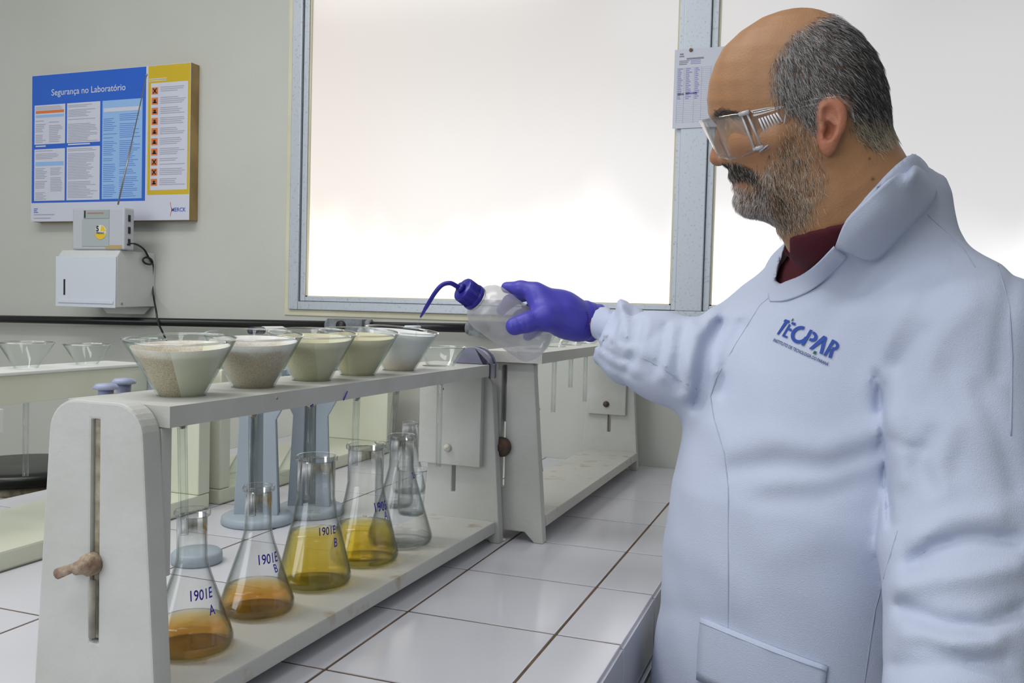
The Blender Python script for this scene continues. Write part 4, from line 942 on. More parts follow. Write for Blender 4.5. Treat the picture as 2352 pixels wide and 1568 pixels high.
def shirt(P):
    f = torso(P)+.013; x, y, D_ = pxy(P)
    f = smin(f, capsule(P, LD(.425, 1.05, .47), LD(.42, 1.03, .53), .066, .066)+.002, .03)
    f = smin(f, neck(P)-.005, .01)
    f = np.maximum(f, (P[:, 2]-(CT+.484)-(x-1835)*.00010)); f = np.where((polysd(x, y, VNECK) < 6) & (D_ < 1.08), f, np.maximum(f, coat_base(P)+.006)); return np.maximum(f, -(P[:, 2]-(CT+.30)))

# head, in pixels of the profile: a to the back, b down, S sideways
HO = at(1830, 280, .97); HDIST = .97*np.linalg.norm(ray(1830, 280)); HD = unit(ray(1830, 280)); HU_ = unit(UX-HD*(UX@HD)); HF = -np.cross(HD, HU_); HS = -HD; PXM = .97/FPX
def hp(a, b, s):                              # profile point on the head's middle plane, moved sideways by s
    v = ray(a, b); return CAM+v*(HDIST/(v@HD))+HS*(s*PXM)
def hn(x, y, s):                              # the same for a point of the near side that is seen at (x, y)
    k = 1-abs(s)*PXM/HDIST; return hp(1830+(x-1830)*k, 280+(y-280)*k, s)
HB_ = dict(
 b=[18, 21, 27, 42, 74, 112, 147, 188, 232, 262, 290, 320, 360, 400, 425, 441, 460, 478, 490, 498, 510, 520, 532],
 f=[1838, 1815, 1790, 1750, 1701, 1661, 1643, 1629.5, 1624, 1631, 1652, 1660, 1665, 1679, 1687, 1695, 1697, 1701, 1716, 1741, 1771, 1808, 1840],
 k=[1850, 1872, 1893, 1926, 1966, 1998, 2017, 2031, 2039, 2042, 2042, 2040, 2030, 2008, 1985, 1970, 1950, 1935, 1925, 1915, 1900, 1885, 1860],
 w=[8, 30, 50, 84, 118, 138, 149, 156, 158, 156, 153, 149, 143, 136, 130, 124, 116, 106, 98, 90, 72, 52, 20],
 m=[1846, 1850, 1855, 1862, 1870, 1876, 1880, 1882, 1884, 1884, 1882, 1880, 1876, 1870, 1864, 1860, 1856, 1852, 1850, 1848, 1846, 1846, 1848])
def head_px(P):
    q = P-CAM.astype(np.float32); S_ = (HDIST-q@HD.astype(np.float32))/PXM; q = q-(S_*PXM)[:, None]*HS.astype(np.float32); z = np.maximum(q@DX.astype(np.float32), .05)
    return 1176+FPX*(q@RX.astype(np.float32))/z, 784-FPX*(q@UX.astype(np.float32))/z, S_
def head_seen(P):                             # as seen from the near side (both sides alike)
    a, b, S_ = head_px(P); k = 1/(1-np.abs(S_)*PXM/HDIST); return 1830+(a-1830)*k, 280+(b-280)*k, S_
def head(P):
    a, b, S_ = head_px(P); Q = np.stack([a, b, S_], 1); A = np.stack([a, b, np.abs(S_)], 1)
    I_ = lambda k: np.interp(b, HB_['b'], HB_[k])
    m, w_ = I_('m'), I_('w'); fr = m-I_('f'); bk = I_('k')-m; t = np.where(a < m, (m-a)/fr, (a-m)/bk); n = np.where(a < m, 2.35, 2.15)
    g = (np.abs(t)**n+np.abs(S_/w_)**n)**(1/n); f = (g-1)*np.minimum(w_, 95)
    f = np.maximum(f, np.maximum(18-b, (b-530))*.8)
    f = smin(f, capsule(A, (1655, 258, 16), (1675, 262, 70), 15, 13), 22)            # brow
    f = smin(f, capsule(A, (1712, 322, 92), (1790, 312, 128), 26, 20), 34)           # cheekbone
    f = smin(f, capsule(A, (1715, 462, 0), (1730, 470, 30), 24, 24), 26)             # chin
    f = smax(f, -ellips(A, (1662, 292, 66), (24, 21, 34)), 14)                       # eye socket
    f = smin(f, ball(A, (1694, 292, 62), 25), 5)                                     # lid over the eyeball
    f = smax(f, -capsule(A, (1668, 299, 48), (1676, 298, 80), 1.6, 1.2), 3)          # line of the lowered lid
    f = smin(f, capsule(Q, (1664, 284, 0), (1657, 318, 0), 11, 13), 14)              # nose
    f = smin(f, capsule(Q, (1657, 318, 0), (1649, 362, 0), 14, 20), 10)
    f = smin(f, ellips(A, (1671, 366, 22), (17, 13, 13)), 10)
    f = smax(f, -ellips(A, (1663, 385, 12), (9, 7, 6)), 4)
    f = smin(f, capsule(A, (1692, 404, 0), (1716, 408, 34), 14, 12), 12)             # lips
    f = smin(f, capsule(A, (1697, 427, 0), (1718, 423, 30), 13, 10), 8)
    f = smax(f, -capsule(A, (1676, 416.5, 0), (1702, 416.5, 48), 3.0, 1.5), 4)
    k = 1/(1-np.abs(S_)*PXM/HDIST); A = np.stack([1830+(a-1830)*k, 280+(b-280)*k, np.abs(S_)], 1)
    e = smin(ellips(A, (1912, 270, 159), (35, 51, 13)), ellips(A, (1901, 330, 154), (19, 29, 11)), 14)  # ear
    e = smax(e, -ellips(A, (1907, 276, 177), (22, 42, 19)), 5); e = smax(e, -ellips(A, (1903, 300, 170), (14, 24, 30)), 4); e = smin(e, capsule(A, (1897, 268, 160), (1918, 285, 163), 4, 4), 5); e = smax(e, -ellips(A, (1900, 258, 172), (10, 14, 22)), 4)
    e = smin(e, ellips(A, (1890, 296, 160), (7, 11, 8)), 5)
    e = smin(e, capsule(A, (1928, 300, 160), (1912, 322, 160), 5, 5), 6)
    f = smin(f, e, 6)
    return f*PXM
NK = [hp(1905, 330, 0), hp(1935, 430, 0), LD(.420, 1.035, .49)]; NKR = [.052, .064, .070]
def neck(P):
    return smin(chain(P, NK, NKR, .03), capsule(P, hp(1860, 430, 0), hp(1915, 500, 0), .046, .058), .03)
def legs(P):
    f = None
    for s_ in (-1, 1):
        h = LD(.40+s_*.06, 1.12-s_*.09, -.06); k = h+np.array([-.005, 0, -.38]); an = h+np.array([.01, 0, -.76])
        g = chain(P, [h, k, an, an+np.array([-.14, -.02, -.055])], [.092, .062, .042, .028], .03); f = g if f is None else np.minimum(f, g)
    return f
def trousers(P):
    f = None
    for s_ in (-1, 1):
        h = LD(.40+s_*.06, 1.12-s_*.09, -.06); k = h+np.array([-.005, 0, -.38]); an = h+np.array([.008, 0, -.745])
        g = chain(P, [h, k, an], [.100, .082, .072], .03); f = g if f is None else smin(f, g, .01)
    return np.maximum(np.maximum(smin(f, np.maximum(torso(P)+.03, (CT-.15)-P[:, 2]), .03), np.where(P[:, 2] > CT-.49, coat_base(P)+.014, -1)), np.maximum((CT-.80)-P[:, 2], P[:, 2]-(CT-.02)))
def body(P):
    f = np.maximum(torso(P)+.030, (CT-.13)-P[:, 2])
    f = smin(f, chain(P, RA+[at(1350, 735, 1.312)], [.052, .040, .036, .032, .022, .014], .02), .03); f = smin(f, chain(P, LA, [.06, .048, .046, .032], .02), .03)
    f = smin(f, chain(P, GR[0], [.018, .022, .015], .02), .01)
    for c, r_ in GF+LFG: f = np.minimum(f, chain(P, c, [q*.6 for q in r_], .004))
    f = np.minimum(f, chain(P, LH[0], [.017, .016, .015], .01))
    f = smin(f, legs(P), .04)
    f = smin(f, neck(P), .03)
    return smin(f, head(P), .012)
# gloved right hand
GR = [[at(1345, 735, 1.315), at(1288, 714, 1.298), at(1250, 694, 1.292)], [.0255, .0270, .0215]]
GF = [([at(1228, 667, 1.288), at(1196, 662, 1.294), at(1164, 660, 1.307)], [.0132, .0108, .0086]),
      ([at(1240, 678, 1.306), at(1205, 674, 1.336), at(1170, 692, 1.354), at(1152, 712, 1.352)], [.0125, .0105, .0095, .008]),
      ([at(1262, 700, 1.318), at(1228, 705, 1.348), at(1194, 727, 1.360), at(1178, 746, 1.356)], [.0125, .0105, .0095, .008]),
      ([at(1285, 722, 1.325), at(1256, 740, 1.350), at(1228, 760, 1.358), at(1212, 772, 1.354)], [.0115, .0095, .0085, .0075]),
      ([at(1303, 742, 1.288), at(1252, 731, 1.262), at(1212, 740, 1.2515), at(1182, 749, 1.2505)], [.0205, .0165, .0138, .0130])]
def glove(P):
    x, y, D_ = pxy(P); f = chain(P, GR[0], GR[1], .02); f = smin(f, capsule(P, at(1326, 748, 1.300), at(1300, 735, 1.292), .0225, .022), .02)
    for i, (c, r_) in enumerate(GF): f = smin(f, chain(P, c, r_, .006), .012 if i in (0, 4) else .006)
    f = smin(f, capsule(P, at(1240, 690, 1.280), at(1255, 720, 1.268), .0125, .015), .02)
    for pts, h, w_ in (([(1178, 738), (1184, 760)], -1.0, 2.2), ([(1190, 733), (1200, 757)], -1.3, 2.4), ([(1204, 733), (1211, 754)], -1.0, 2.2), ([(1228, 672), (1232, 690)], -.9, 2.5), ([(1300, 700), (1330, 712)], .8, 4), ([(1290, 750), (1320, 762)], -.8, 4), ([(1235, 740), (1228, 728)], -.7, 3)):
        f = f-h*.001*np.exp(-(seg2(x, y, pts)/w_)**2)
    ax = unit(at(1358, 738, 1.325)-at(1288, 712, 1.298)); c = at(1345, 734, 1.315); q = (P-c.astype(np.float32)); t = q@ax.astype(np.float32)
    rr = np.sqrt(np.maximum((q*q).sum(1)-t*t, 0))
    f = smin(f, np.maximum(np.abs(rr-.0262)-.002, np.maximum(t-.018, -.01-t)), .003); f = smin(f, np.sqrt((rr-.0275)**2+(t-.0165)**2)-.0026, .004)
    f = f-.0006*np.sin(t*900)*np.exp(-((t-.002)/.008)**2)
    return np.maximum(f, t-.019)

# the other hand, relaxed below the hanging sleeve
_b = unit(np.cross(LAX, [0, 0, 1.])); _b = _b if _b@RX < 0 else -_b; _c = unit(np.cross(LAX, _b)); _c = _c if _c[2] < 0 else -_c; W0 = LA[3]+LAX*.010
def lh(a, b, c): return W0+LAX*a+_b*b+_c*c
LH = [[lh(0, 0, 0), lh(.045, 0, .002), lh(.095, .002, .006)], [.026, .024, .022]]
LFG = [([lh(.100, .028, .004), lh(.138, .030, .014), lh(.160, .030, .034), lh(.166, .028, .052)], [.0115, .0100, .0090, .0080]),
       ([lh(.104, .009, .002), lh(.146, .010, .012), lh(.172, .010, .034), lh(.177, .010, .056)], [.0118, .0102, .0092, .0082]),
       ([lh(.102, -.010, .003), lh(.140, -.010, .014), lh(.164, -.010, .036), lh(.168, -.010, .056)], [.0112, .0098, .0088, .0080]),
       ([lh(.094, -.028, .006), lh(.124, -.030, .016), lh(.142, -.031, .032), lh(.147, -.030, .048)], [.0102, .0088, .0080, .0072]),
       ([lh(.030, .022, .006), lh(.066, .046, .018), lh(.094, .052, .032), lh(.116, .050, .044)], [.0165, .0135, .0115, .0100])]
def glove2(P):
    f = chain(P, LH[0], LH[1], .02); f = smin(f, capsule(P, lh(.09, .026, .005), lh(.09, -.026, .007), .0125, .0115), .02)
    for i, (c, r_) in enumerate(LFG): f = smin(f, chain(P, c, r_, .006), .010 if i == 4 else .005)
    t = (P-lh(-.012, 0, 0).astype(np.float32))@LAX.astype(np.float32); return np.maximum(f, -t)
man = empty('person', (LD(.40, 1.12, -.9)[0], LD(.40, 1.12, -.9)[1], 0), 'bald grey-bearded man in a white lab coat tilting a wash bottle', 'person')
def vcol_mat(name, rough=.5, sss=0, bump=0, bscale=300, spec=.5, sheen=0):
    m = mat(name, (1, 1, 1), rough, sss=sss, spec=spec, bump=bump, bscale=bscale); nt = m.node_tree; a = nt.nodes.new('ShaderNodeAttribute'); a.attribute_name = 'Col'
    nt.links.new(a.outputs['Color'], nt.nodes['Principled BSDF'].inputs['Base Color']); return m
M['skin'] = vcol_mat('skin', .47, sss=.12, bump=.25, bscale=420, spec=.45)
M['coat'] = mat('white_coat_cotton', (.53, .58, .735), .85, bump=.35, bscale=900, spec=.2)
M['maroon'] = mat('maroon_knit', (.07, .006, .014), .9, bump=.5, bscale=700)
M['glove'] = mat('violet_nitrile', (.070, .062, .46), .42, bump=.12, bscale=250)

# body
hc = hp(1840, 290, 0)
Xs = grid2([(.0, hc[0]-.125, .012), (hc[0]-.125, hc[0]+.125, .0021), (hc[0]+.125, .98, .012)])
Ys = grid2([(-.20, hc[1]-.10, .012), (hc[1]-.10, hc[1]+.10, .0021), (hc[1]+.10, .80, .012)])
Zs = grid2([(.0, CT+.42, .012), (CT+.42, CT+.77, .0021)])
V, Q = surface_net(body, Xs, Ys, Zs); V = relax(V, Q, 1, .4)
HAIRP = [(1868, 52), (1820, 84), (1790, 125), (1776, 165), (1774, 205), (1788, 235), (1815, 262), (1835, 275), (1862, 300), (1876, 300), (1878, 235), (1905, 214), (1945, 228), (1958, 275), (1965, 300), (1990, 330), (2015, 345), (2050, 325), (2055, 200), (2000, 90), (1955, 48), (1915, 38)]
BEARDP = [(1832, 265), (1876, 262), (1872, 330), (1895, 400), (1890, 450), (1868, 500), (1835, 528), (1790, 530), (1740, 520), (1690, 490), (1676, 440), (1684, 428), (1705, 440), (1730, 432), (1738, 412), (1722, 402), (1735, 390), (1752, 400), (1775, 372), (1795, 325), (1815, 285)]
MUSTP = [(1660, 376), (1690, 376), (1722, 386), (1738, 405), (1735, 418), (1705, 410), (1682, 411), (1668, 400)]
def softmask(x, y, poly, w_): return np.clip(.5-polysd(x, y, poly)/w_, 0, 1)
def skin_color(V):
    a, b, S_ = head_seen(V.astype(np.float32)); c = np.tile(np.array([.38, .195, .095]), (len(V), 1)); n = len(V)
    def mix(w_, col): w_ = np.clip(w_, 0, 1)[:, None]; return c*(1-w_)+np.array(col)*w_
    r_ = np.sin(a*.11+b*.07)*np.sin(b*.09-S_*.08); c = c*(1+.05*r_)[:, None]
    c = mix(.55*np.exp(-(((a-1640)/26)**2+((b-360)/30)**2)), (.46, .20, .13))
    c = mix(.4*np.exp(-(((a-1730)/50)**2+((b-330)/40)**2)), (.44, .20, .12))
    ear = (np.abs(S_) > 150) & (a > 1872) & (a < 1952) & (b > 212) & (b < 364); c = mix(ear*.75, (.54, .20, .13)); dk = np.hypot((a-1903)/16, (b-292)/34); c = mix(ear*.45*np.clip(1.3-dk, 0, 1), (.20, .07, .04))  # reddish ear; shade of its hollow is painted into the colour
    c = mix(.8*softmask(a, b, [(1676, 409), (1712, 411), (1716, 417), (1712, 428), (1680, 432), (1674, 422)], 6), (.40, .18, .13))
    c = mix(.80*softmask(a, b, HAIRP, 26), (.13, .105, .09)); c = mix(.38*softmask(a, b, BEARDP, 40), (.24, .15, .095)); c = mix(.8*softmask(a, b, MUSTP, 10), (.06, .045, .035))
    c = mix(.85*softmask(a, b, [(1640, 256), (1662, 250), (1700, 262), (1702, 270), (1665, 262), (1642, 264)], 6), (.10, .06, .04))
    for mx_, my_, rr in ((2005, 411, 4), (1997, 364, 3)): c = mix(np.exp(-(np.hypot(a-mx_, b-my_)/rr)**2)*(S_ > 0), (.10, .04, .02))
    return c
bod = raw_mesh('body', V, Q, M['skin'], man, col=skin_color(V))
HV, HQ = V, Q
# shirt, trousers, shoes, coat, glove
V, Q = surface_net(shirt, grid(.20, .80, .004), grid(.02, .60, .004), grid(CT+.29, CT+.58, .004)); raw_mesh('shirt', relax(V, Q, 1), Q, M['maroon'], man)
V, Q = surface_net(trousers, grid(.15, .85, .014), grid(.0, .75, .014), grid(.0, CT+.0, .014)); raw_mesh('trousers', relax(V, Q, 1), Q, mat('dark_trousers', (.03, .035, .06), .8), man)
for s_ in (-1, 1):
    h = LD(.40+s_*.06, 1.12-s_*.09, 0); mb = MB(); e = np.array([-1., 0, 0]); c = np.array([h[0]+.0, h[1], 0])
    P = [(-.06, .036, .05), (-.02, .040, .095), (.03, .041, .085), (.09, .042, .062), (.15, .044, .05), (.19, .036, .042), (.215, .012, .03)]; v = []; f = []; n = 14
    for (d, w_, hh) in P:
        for k in range(n): a = 2*math.pi*k/n; v.append((c[0]-d, c[1]+w_*math.cos(a), max(.001, hh/2+hh/2*math.sin(a))))
    for i in range(len(P)-1):
        for k in range(n): f.append((i*n+k, i*n+(k+1) % n, (i+1)*n+(k+1) % n, (i+1)*n+k))
    f += [tuple(range(n))[::-1], tuple((len(P)-1)*n+k for k in range(n))]
    part(mb.add(v, f, 0, True), 'shoe', mat('black_leather', (.02, .018, .016), .35), man)
V, Q = surface_net(coat, grid(-.02, .96, .0042), grid(-.20, .72, .0042), grid2([(CT-.50, CT-.12, .012), (CT-.12, CT+.62, .0042)])); V = relax(V, Q, 2, .5)
cob = raw_mesh('lab_coat', V, Q, M['coat'], man)
gc = at(1260, 712, 1.30)
V, Q = surface_net(glove, grid(gc[0]-.12, gc[0]+.12, .0018), grid(gc[1]-.08, gc[1]+.08, .0018), grid(gc[2]-.06, gc[2]+.06, .0018)); V = relax(V, Q, 1, .5)
glv = raw_mesh('glove', V, Q, M['glove'], man)
gc = lh(.08, 0, .02)
V, Q = surface_net(glove2, grid(gc[0]-.15, gc[0]+.15, .0024), grid(gc[1]-.15, gc[1]+.15, .0024), grid(gc[2]-.15, gc[2]+.15, .0024)); raw_mesh('glove', relax(V, Q, 1, .5), Q, M['glove'], man)
# ------------------------------------------------------------------ wash bottle
b0, b1 = at(1092, 685, 1.272), at(1232, 787, 1.338); bx = unit(b1-b0); Lb = np.linalg.norm(b1-b0)
wb = empty('wash_bottle', b0, 'translucent wash bottle with a violet cap and bent nozzle, held over the white funnel', 'bottle')
M['ldpe'] = bpy.data.materials.new('translucent_polythene'); M['ldpe'].use_nodes = True
def ldpe():
    nt = M['ldpe'].node_tree; nt.nodes.clear(); N = lambda t: nt.nodes.new('ShaderNode'+t); L = nt.links.new
    out = N('OutputMaterial'); tr = N('BsdfTransparent'); tr.inputs[0].default_value = (.90, .91, .93, 1); tl = N('BsdfTranslucent'); tl.inputs[0].default_value = (.86, .84, .82, 1); df = N('BsdfDiffuse'); df.inputs[0].default_value = (.66, .66, .68, 1)
    gl = N('BsdfGlossy'); gl.inputs['Roughness'].default_value = .25; m1 = N('MixShader'); m1.inputs[0].default_value = .5; m2 = N('MixShader'); m2.inputs[0].default_value = .45; m3 = N('MixShader'); m3.inputs[0].default_value = .08
    L(tl.outputs[0], m1.inputs[1]); L(df.outputs[0], m1.inputs[2]); L(tr.outputs[0], m2.inputs[1]); L(m1.outputs[0], m2.inputs[2]); L(m2.outputs[0], m3.inputs[1]); L(gl.outputs[0], m3.inputs[2]); L(m3.outputs[0], out.inputs[0])
ldpe()
M['violet'] = mat('violet_plastic', (.022, .018, .28), .28)
R_ = .0365
bp = [(.0145, -.006), (.0150, .000), (.0185, .001), (.0188, .003), (.0165, .0035), (.0168, .005), (.021, .0062), (.029, .0105), (.0345, .018), (R_, .026), (R_, Lb-.012), (.0355, Lb-.004), (.031, Lb+.001), (.026, Lb+.002), (.0001, Lb-.002)]
part(MB().lathe(bp, b0, bx, 48), 'body', M['ldpe'], wb)
cap = MB(); n = 64; v = []; f = []
prf = [(.0001, -.0262), (.0168, -.0262), (.0180, -.0250), (.0183, -.0235)]
cap.lathe([(.0001, -.0262), (.0168, -.0262), (.0180, -.0252), (.0180, -.006), (.0196, -.0055), (.0196, -.0003), (.0001, -.0002)], b0, bx, 48)
co = part(cap, 'cap', M['violet'], wb)
rb_ = MB(); h_ = unit(np.cross(bx, [0, 0, 1.])); h2 = np.cross(bx, h_)
for k in range(48):
    a = 2*math.pi*k/48; q = b0+(h_*math.cos(a)+h2*math.sin(a))*.0181; rb_.tube([q-bx*.0235, q-bx*.0068], .00055, 5)
child(rb_.build('cap_ribs', M['violet']), co)['kind'] = 'stuff'
tp = smooth_path([b0-bx*.0255+h2*0, at(1049, 657, 1.2535), at(1034, 650, 1.250), at(1016, 654, 1.250), at(1000, 671, 1.254), at(985, 695, 1.262), at(975, 712, 1.268), at(966, 728, 1.274)], 5)
part(MB().lathe([(.0068, -.033), (.0075, -.0262)], b0, bx, 20), 'nozzle_collar', M['violet'], wb)
part(MB().tube(tp, list(np.linspace(.0036, .0030, len(tp)-8))+list(np.linspace(.0029, .0014, 8)), 14), 'nozzle', M['violet'], wb)
tag(MB().tube([at(966, 729, 1.274), at(961, 742, 1.280), at(957, 757, 1.288), at(955, 772, 1.295)], [.0011, .0009, .0010, .0012], 8).build('water_jet', M['tubeg']), 'thin clear jet of water falling from the violet nozzle into the white funnel', 'water')
q0 = at(948, 750, 1.345)
tag(MB().tube([q0+np.array([.0115*math.cos(a), .0115*math.sin(a), .0]) for a in [k*math.pi/10 for k in range(21)]], .0016, 8).build('glass_ring', M['white']), 'small white ring standing above the rim behind the water jet', 'ring')['category'] = 'ring'

# ------------------------------------------------------------------ things on the coat: surface hit by a line from the camera
def surf_D(x, y, fn=coat, lo=.78, hi=1.30, n=160):
    x = np.atleast_1d(np.asarray(x, float)); y = np.atleast_1d(np.asarray(y, float)); ds = np.linspace(lo, hi, n)
    r_ = ((x-1176)/FPX)[:, None]*RX-((y-784)/FPX)[:, None]*UX+DX
    P = CAM+ds[None, :, None]*r_[:, None, :]; F = fn(P.reshape(-1, 3).astype(np.float32)).reshape(len(x), n); s_ = F < 0
    i = np.where(s_.any(1), s_.argmax(1), -1); D_ = np.full(len(x), np.nan)
    for k in range(len(x)):
        if i[k] > 0: a, b = F[k, i[k]-1], F[k, i[k]]; D_[k] = ds[i[k]-1]+(ds[1]-ds[0])*a/(a-b)
    return D_
def on_coat(pts, lift, fn=coat_base):
    """points on the coat (as traced), raised by lift towards the viewer's side of the cloth"""
    x = [p[0] for p in pts]; y = [p[1] for p in pts]; D_ = surf_D(x, y, lambda P: cloth_detail(P, fn(P)))
    good = ~np.isnan(D_); D_ = np.where(good, D_, np.nanmean(D_) if good.any() else 1.0)
    return [at(x[i], y[i], D_[i]-lift) for i in range(len(x))]
lg = {'b': mat('logo_blue', (.012, .06, .36), .6), 'd': mat('logo_dark_blue', (.012, .02, .16), .6), 'g': mat('logo_green', (.0, .12, .07), .6)}
def cloth_text(s, o, ex, ey, w_, h, m, bold=0, space=1, lift=.0016, name='lettering'):
    v, f = text_mesh(s, bold=bold, space=space, res=4); x0 = min(p[0] for p in v); x1 = max(p[0] for p in v); y1 = max(p[1] for p in v if True)
    pts = [(o[0]+ex[0]*(p[0]-x0)/(x1-x0)*w_+ey[0]*p[1]/y1*h, o[1]+ex[1]*(p[0]-x0)/(x1-x0)*w_+ey[1]*p[1]/y1*h) for p in v]
    W_ = on_coat(pts, lift); o_ = MB().add(W_, f).build(name, m); child(o_, cob); return o_
ex, ey = (124.5/136, 55/136), (20/41., -36/41.)
def strokes(polys, m, name):
    mb = MB()
    for P in polys:
        W_ = on_coat(P, .0018); mb.add(W_, [tuple(range(len(W_)))])
    o_ = mb.build(name, m); child(o_, cob)
def zc(pts): return [(1720+x/7.84, 680+y/7.84) for x, y in pts]
strokes([zc([(655, 412), (738, 438), (720, 478), (686, 478), (668, 470), (535, 690), (500, 680), (640, 462), (620, 450)][:1]+[(738, 440), (712, 486), (619, 452)]), zc([(640, 462), (692, 480), (530, 692), (500, 682)])], lg['b'], 'letter_t')
strokes([zc([(722, 498), (752, 510), (640, 700), (700, 722), (682, 755), (592, 716)]), zc([(690, 592), (708, 562), (777, 592), (755, 636)]) , zc([(775, 462), (845, 484), (825, 528), (758, 498)])], lg['b'], 'letter_e')
def arc(cx, cy, r0x, r0y, r1x, r1y, a0, a1, rot, n=18):
    out = []; inn = []; c, s_ = math.cos(rot), math.sin(rot)
    for k in range(n+1):
        a = a0+(a1-a0)*k/n
        for lst, rx_, ry_ in ((out, r0x, r0y), (inn, r1x, r1y)):
            x, y = rx_*math.cos(a), ry_*math.sin(a); lst.append((cx+x*c-y*s_, cy+x*s_+y*c))
    return out, inn
def ribbon(cx, cy, r0x, r0y, r1x, r1y, a0, a1, rot, m, name):
    out, inn = arc(cx, cy, r0x, r0y, r1x, r1y, a0, a1, rot); V_ = on_coat(zc(out+inn), .0018); n = len(out)
    o_ = MB().add(V_, [(i, i+1, n+i+1, n+i) for i in range(n-1)]).build(name, m); child(o_, cob)
ribbon(918, 692, 172, 150, 110, 92, math.radians(58), math.radians(335), math.radians(-65)+math.radians(30), lg['b'], 'letter_c')
strokes([zc([(1100, 598), (1150, 612), (985, 892), (940, 880)])], lg['b'], 'letter_p')
ribbon(1130, 718, 108, 92, 48, 40, math.radians(-100), math.radians(95), math.radians(30), lg['b'], 'letter_p_bowl')
strokes([zc([(1350, 708), (1405, 738), (1400, 770), (1132, 962), (1080, 942), (1330, 720)]), zc([(1338, 740), (1405, 738), (1325, 1042), (1270, 1030)])], lg['b'], 'letter_a')
strokes([zc([(1500, 775), (1552, 795), (1385, 1080), (1338, 1062)]), zc([(1470, 950), (1528, 960), (1484, 1115), (1430, 1102)])], lg['b'], 'letter_r')
ribbon(1530, 882, 92, 84, 40, 36, math.radians(-105), math.radians(92), math.radians(30), lg['b'], 'letter_r_bowl')
for q in ([(790, 398), (806, 408), (782, 450), (760, 442)], [(1182, 982), (1225, 1000), (1195, 1050), (1146, 1026)]): strokes([zc(q)], lg['g'], 'logo_green_square')
dx, dy = (1901-1775)/1., (838-781)/1.; ln = math.hypot(dx, dy)
cloth_text('INSTITUTO DE TECNOLOGIA DO PARANÁ', (1775, 783), (dx/ln, dy/ln), (.42, -.9), ln, 9.5, lg['d'], .012, 1.0)
# breast of the coat: collar and lapels -------------------------------
def sheet(rows, th, name, parent, m, sub=4, wave=0):
    """a thick sheet through rows of (px, py, D) points"""
    rows = [smooth_path([np.array(p, float) for p in r_], sub) for r_ in rows]; nc = len(rows[0])
    cols = [smooth_path([rows[i][j] for i in range(len(rows))], sub) for j in range(nc)]; nr = len(cols[0])
    G = np.array([[at(*cols[j][i]) for j in range(nc)] for i in range(nr)])
    du = np.gradient(G, axis=0); dv = np.gradient(G, axis=1); N_ = np.cross(du, dv); N_ /= np.linalg.norm(N_, axis=2)[..., None]+1e-12
    A = (G-N_*th/2).reshape(-1, 3); B_ = (G+N_*th/2).reshape(-1, 3); k = nr*nc; q = []
    for i in range(nr-1):
        for j in range(nc-1): a = i*nc+j; q += [(a, a+1, a+nc+1, a+nc), (k+a, k+a+nc, k+a+nc+1, k+a+1)]
    rim = [i*nc for i in range(nr)]+[(nr-1)*nc+j for j in range(1, nc)]+[i*nc+nc-1 for i in range(nr-2, -1, -1)]+[j for j in range(nc-2, 0, -1)]
    for a, b in zip(rim, rim[1:]+rim[:1]): q.append((a, b, k+b, k+a))
    o_ = raw_mesh(name, np.concatenate([A, B_]), np.array(q), m, parent)
    bm = bmesh.new(); bm.from_mesh(o_.data); bmesh.ops.recalc_face_normals(bm, faces=bm.faces); bm.to_mesh(o_.data); bm.free(); return o_
def cd_(x, y, lift):
    D_ = surf_D([x], [y], lambda P: cloth_detail(P, np.minimum(coat_base(P), neck(P)-.004)))[0]; return (x, y, (D_ if D_ == D_ else 1.03)-lift)
sheet([[(2058, 372, 1.07), (2098, 357, 1.06), (2122, 372, 1.045), (2140, 400, 1.02)],
       [(2088, 384, .985), cd_(2098, 385, .010), cd_(2122, 402, .008), cd_(2150, 448, .006)],
       [cd_(2055, 402, .009), cd_(2074, 425, .011), cd_(2096, 452, .009), cd_(2118, 490, .006)],
       [cd_(1995, 455, .009), cd_(2020, 480, .012), cd_(2045, 510, .010), cd_(2065, 545, .006)],
       [cd_(1945, 503, .009), cd_(1968, 530, .012), cd_(1990, 562, .010), cd_(2010, 597, .006)],
       [cd_(1918, 566, .007), cd_(1930, 572, .008), cd_(1945, 578, .008), cd_(1962, 585, .006)]], .0022, 'collar', cob, M['coat'])
sheet([[cd_(1915, 566, .005), cd_(1880, 602, .006), cd_(1840, 632, .007), cd_(1795, 652, .007), cd_(1764, 676, .004)],
       [cd_(1930, 580, .0045), cd_(1893, 617, .007), cd_(1850, 650, .008), cd_(1800, 672, .006), cd_(1766, 684, .003)],
       [cd_(1945, 590, .003), cd_(1905, 632, .003), cd_(1860, 668, .003), cd_(1806, 690, .002), cd_(1768, 692, .001)]], .002, 'lapel', cob, M['coat'])
sheet([[(1822, 535, 1.115), (1806, 575, 1.110), (1792, 615, 1.105), (1779, 650, 1.09)],
       [(1815, 545, 1.135), (1795, 580, 1.125), (1778, 615, 1.118), (1765, 655, 1.10)],
       [(1800, 562, 1.150), (1772, 590, 1.140), (1754, 625, 1.13), (1745, 670, 1.11)]], .002, 'lapel', cob, M['coat'])
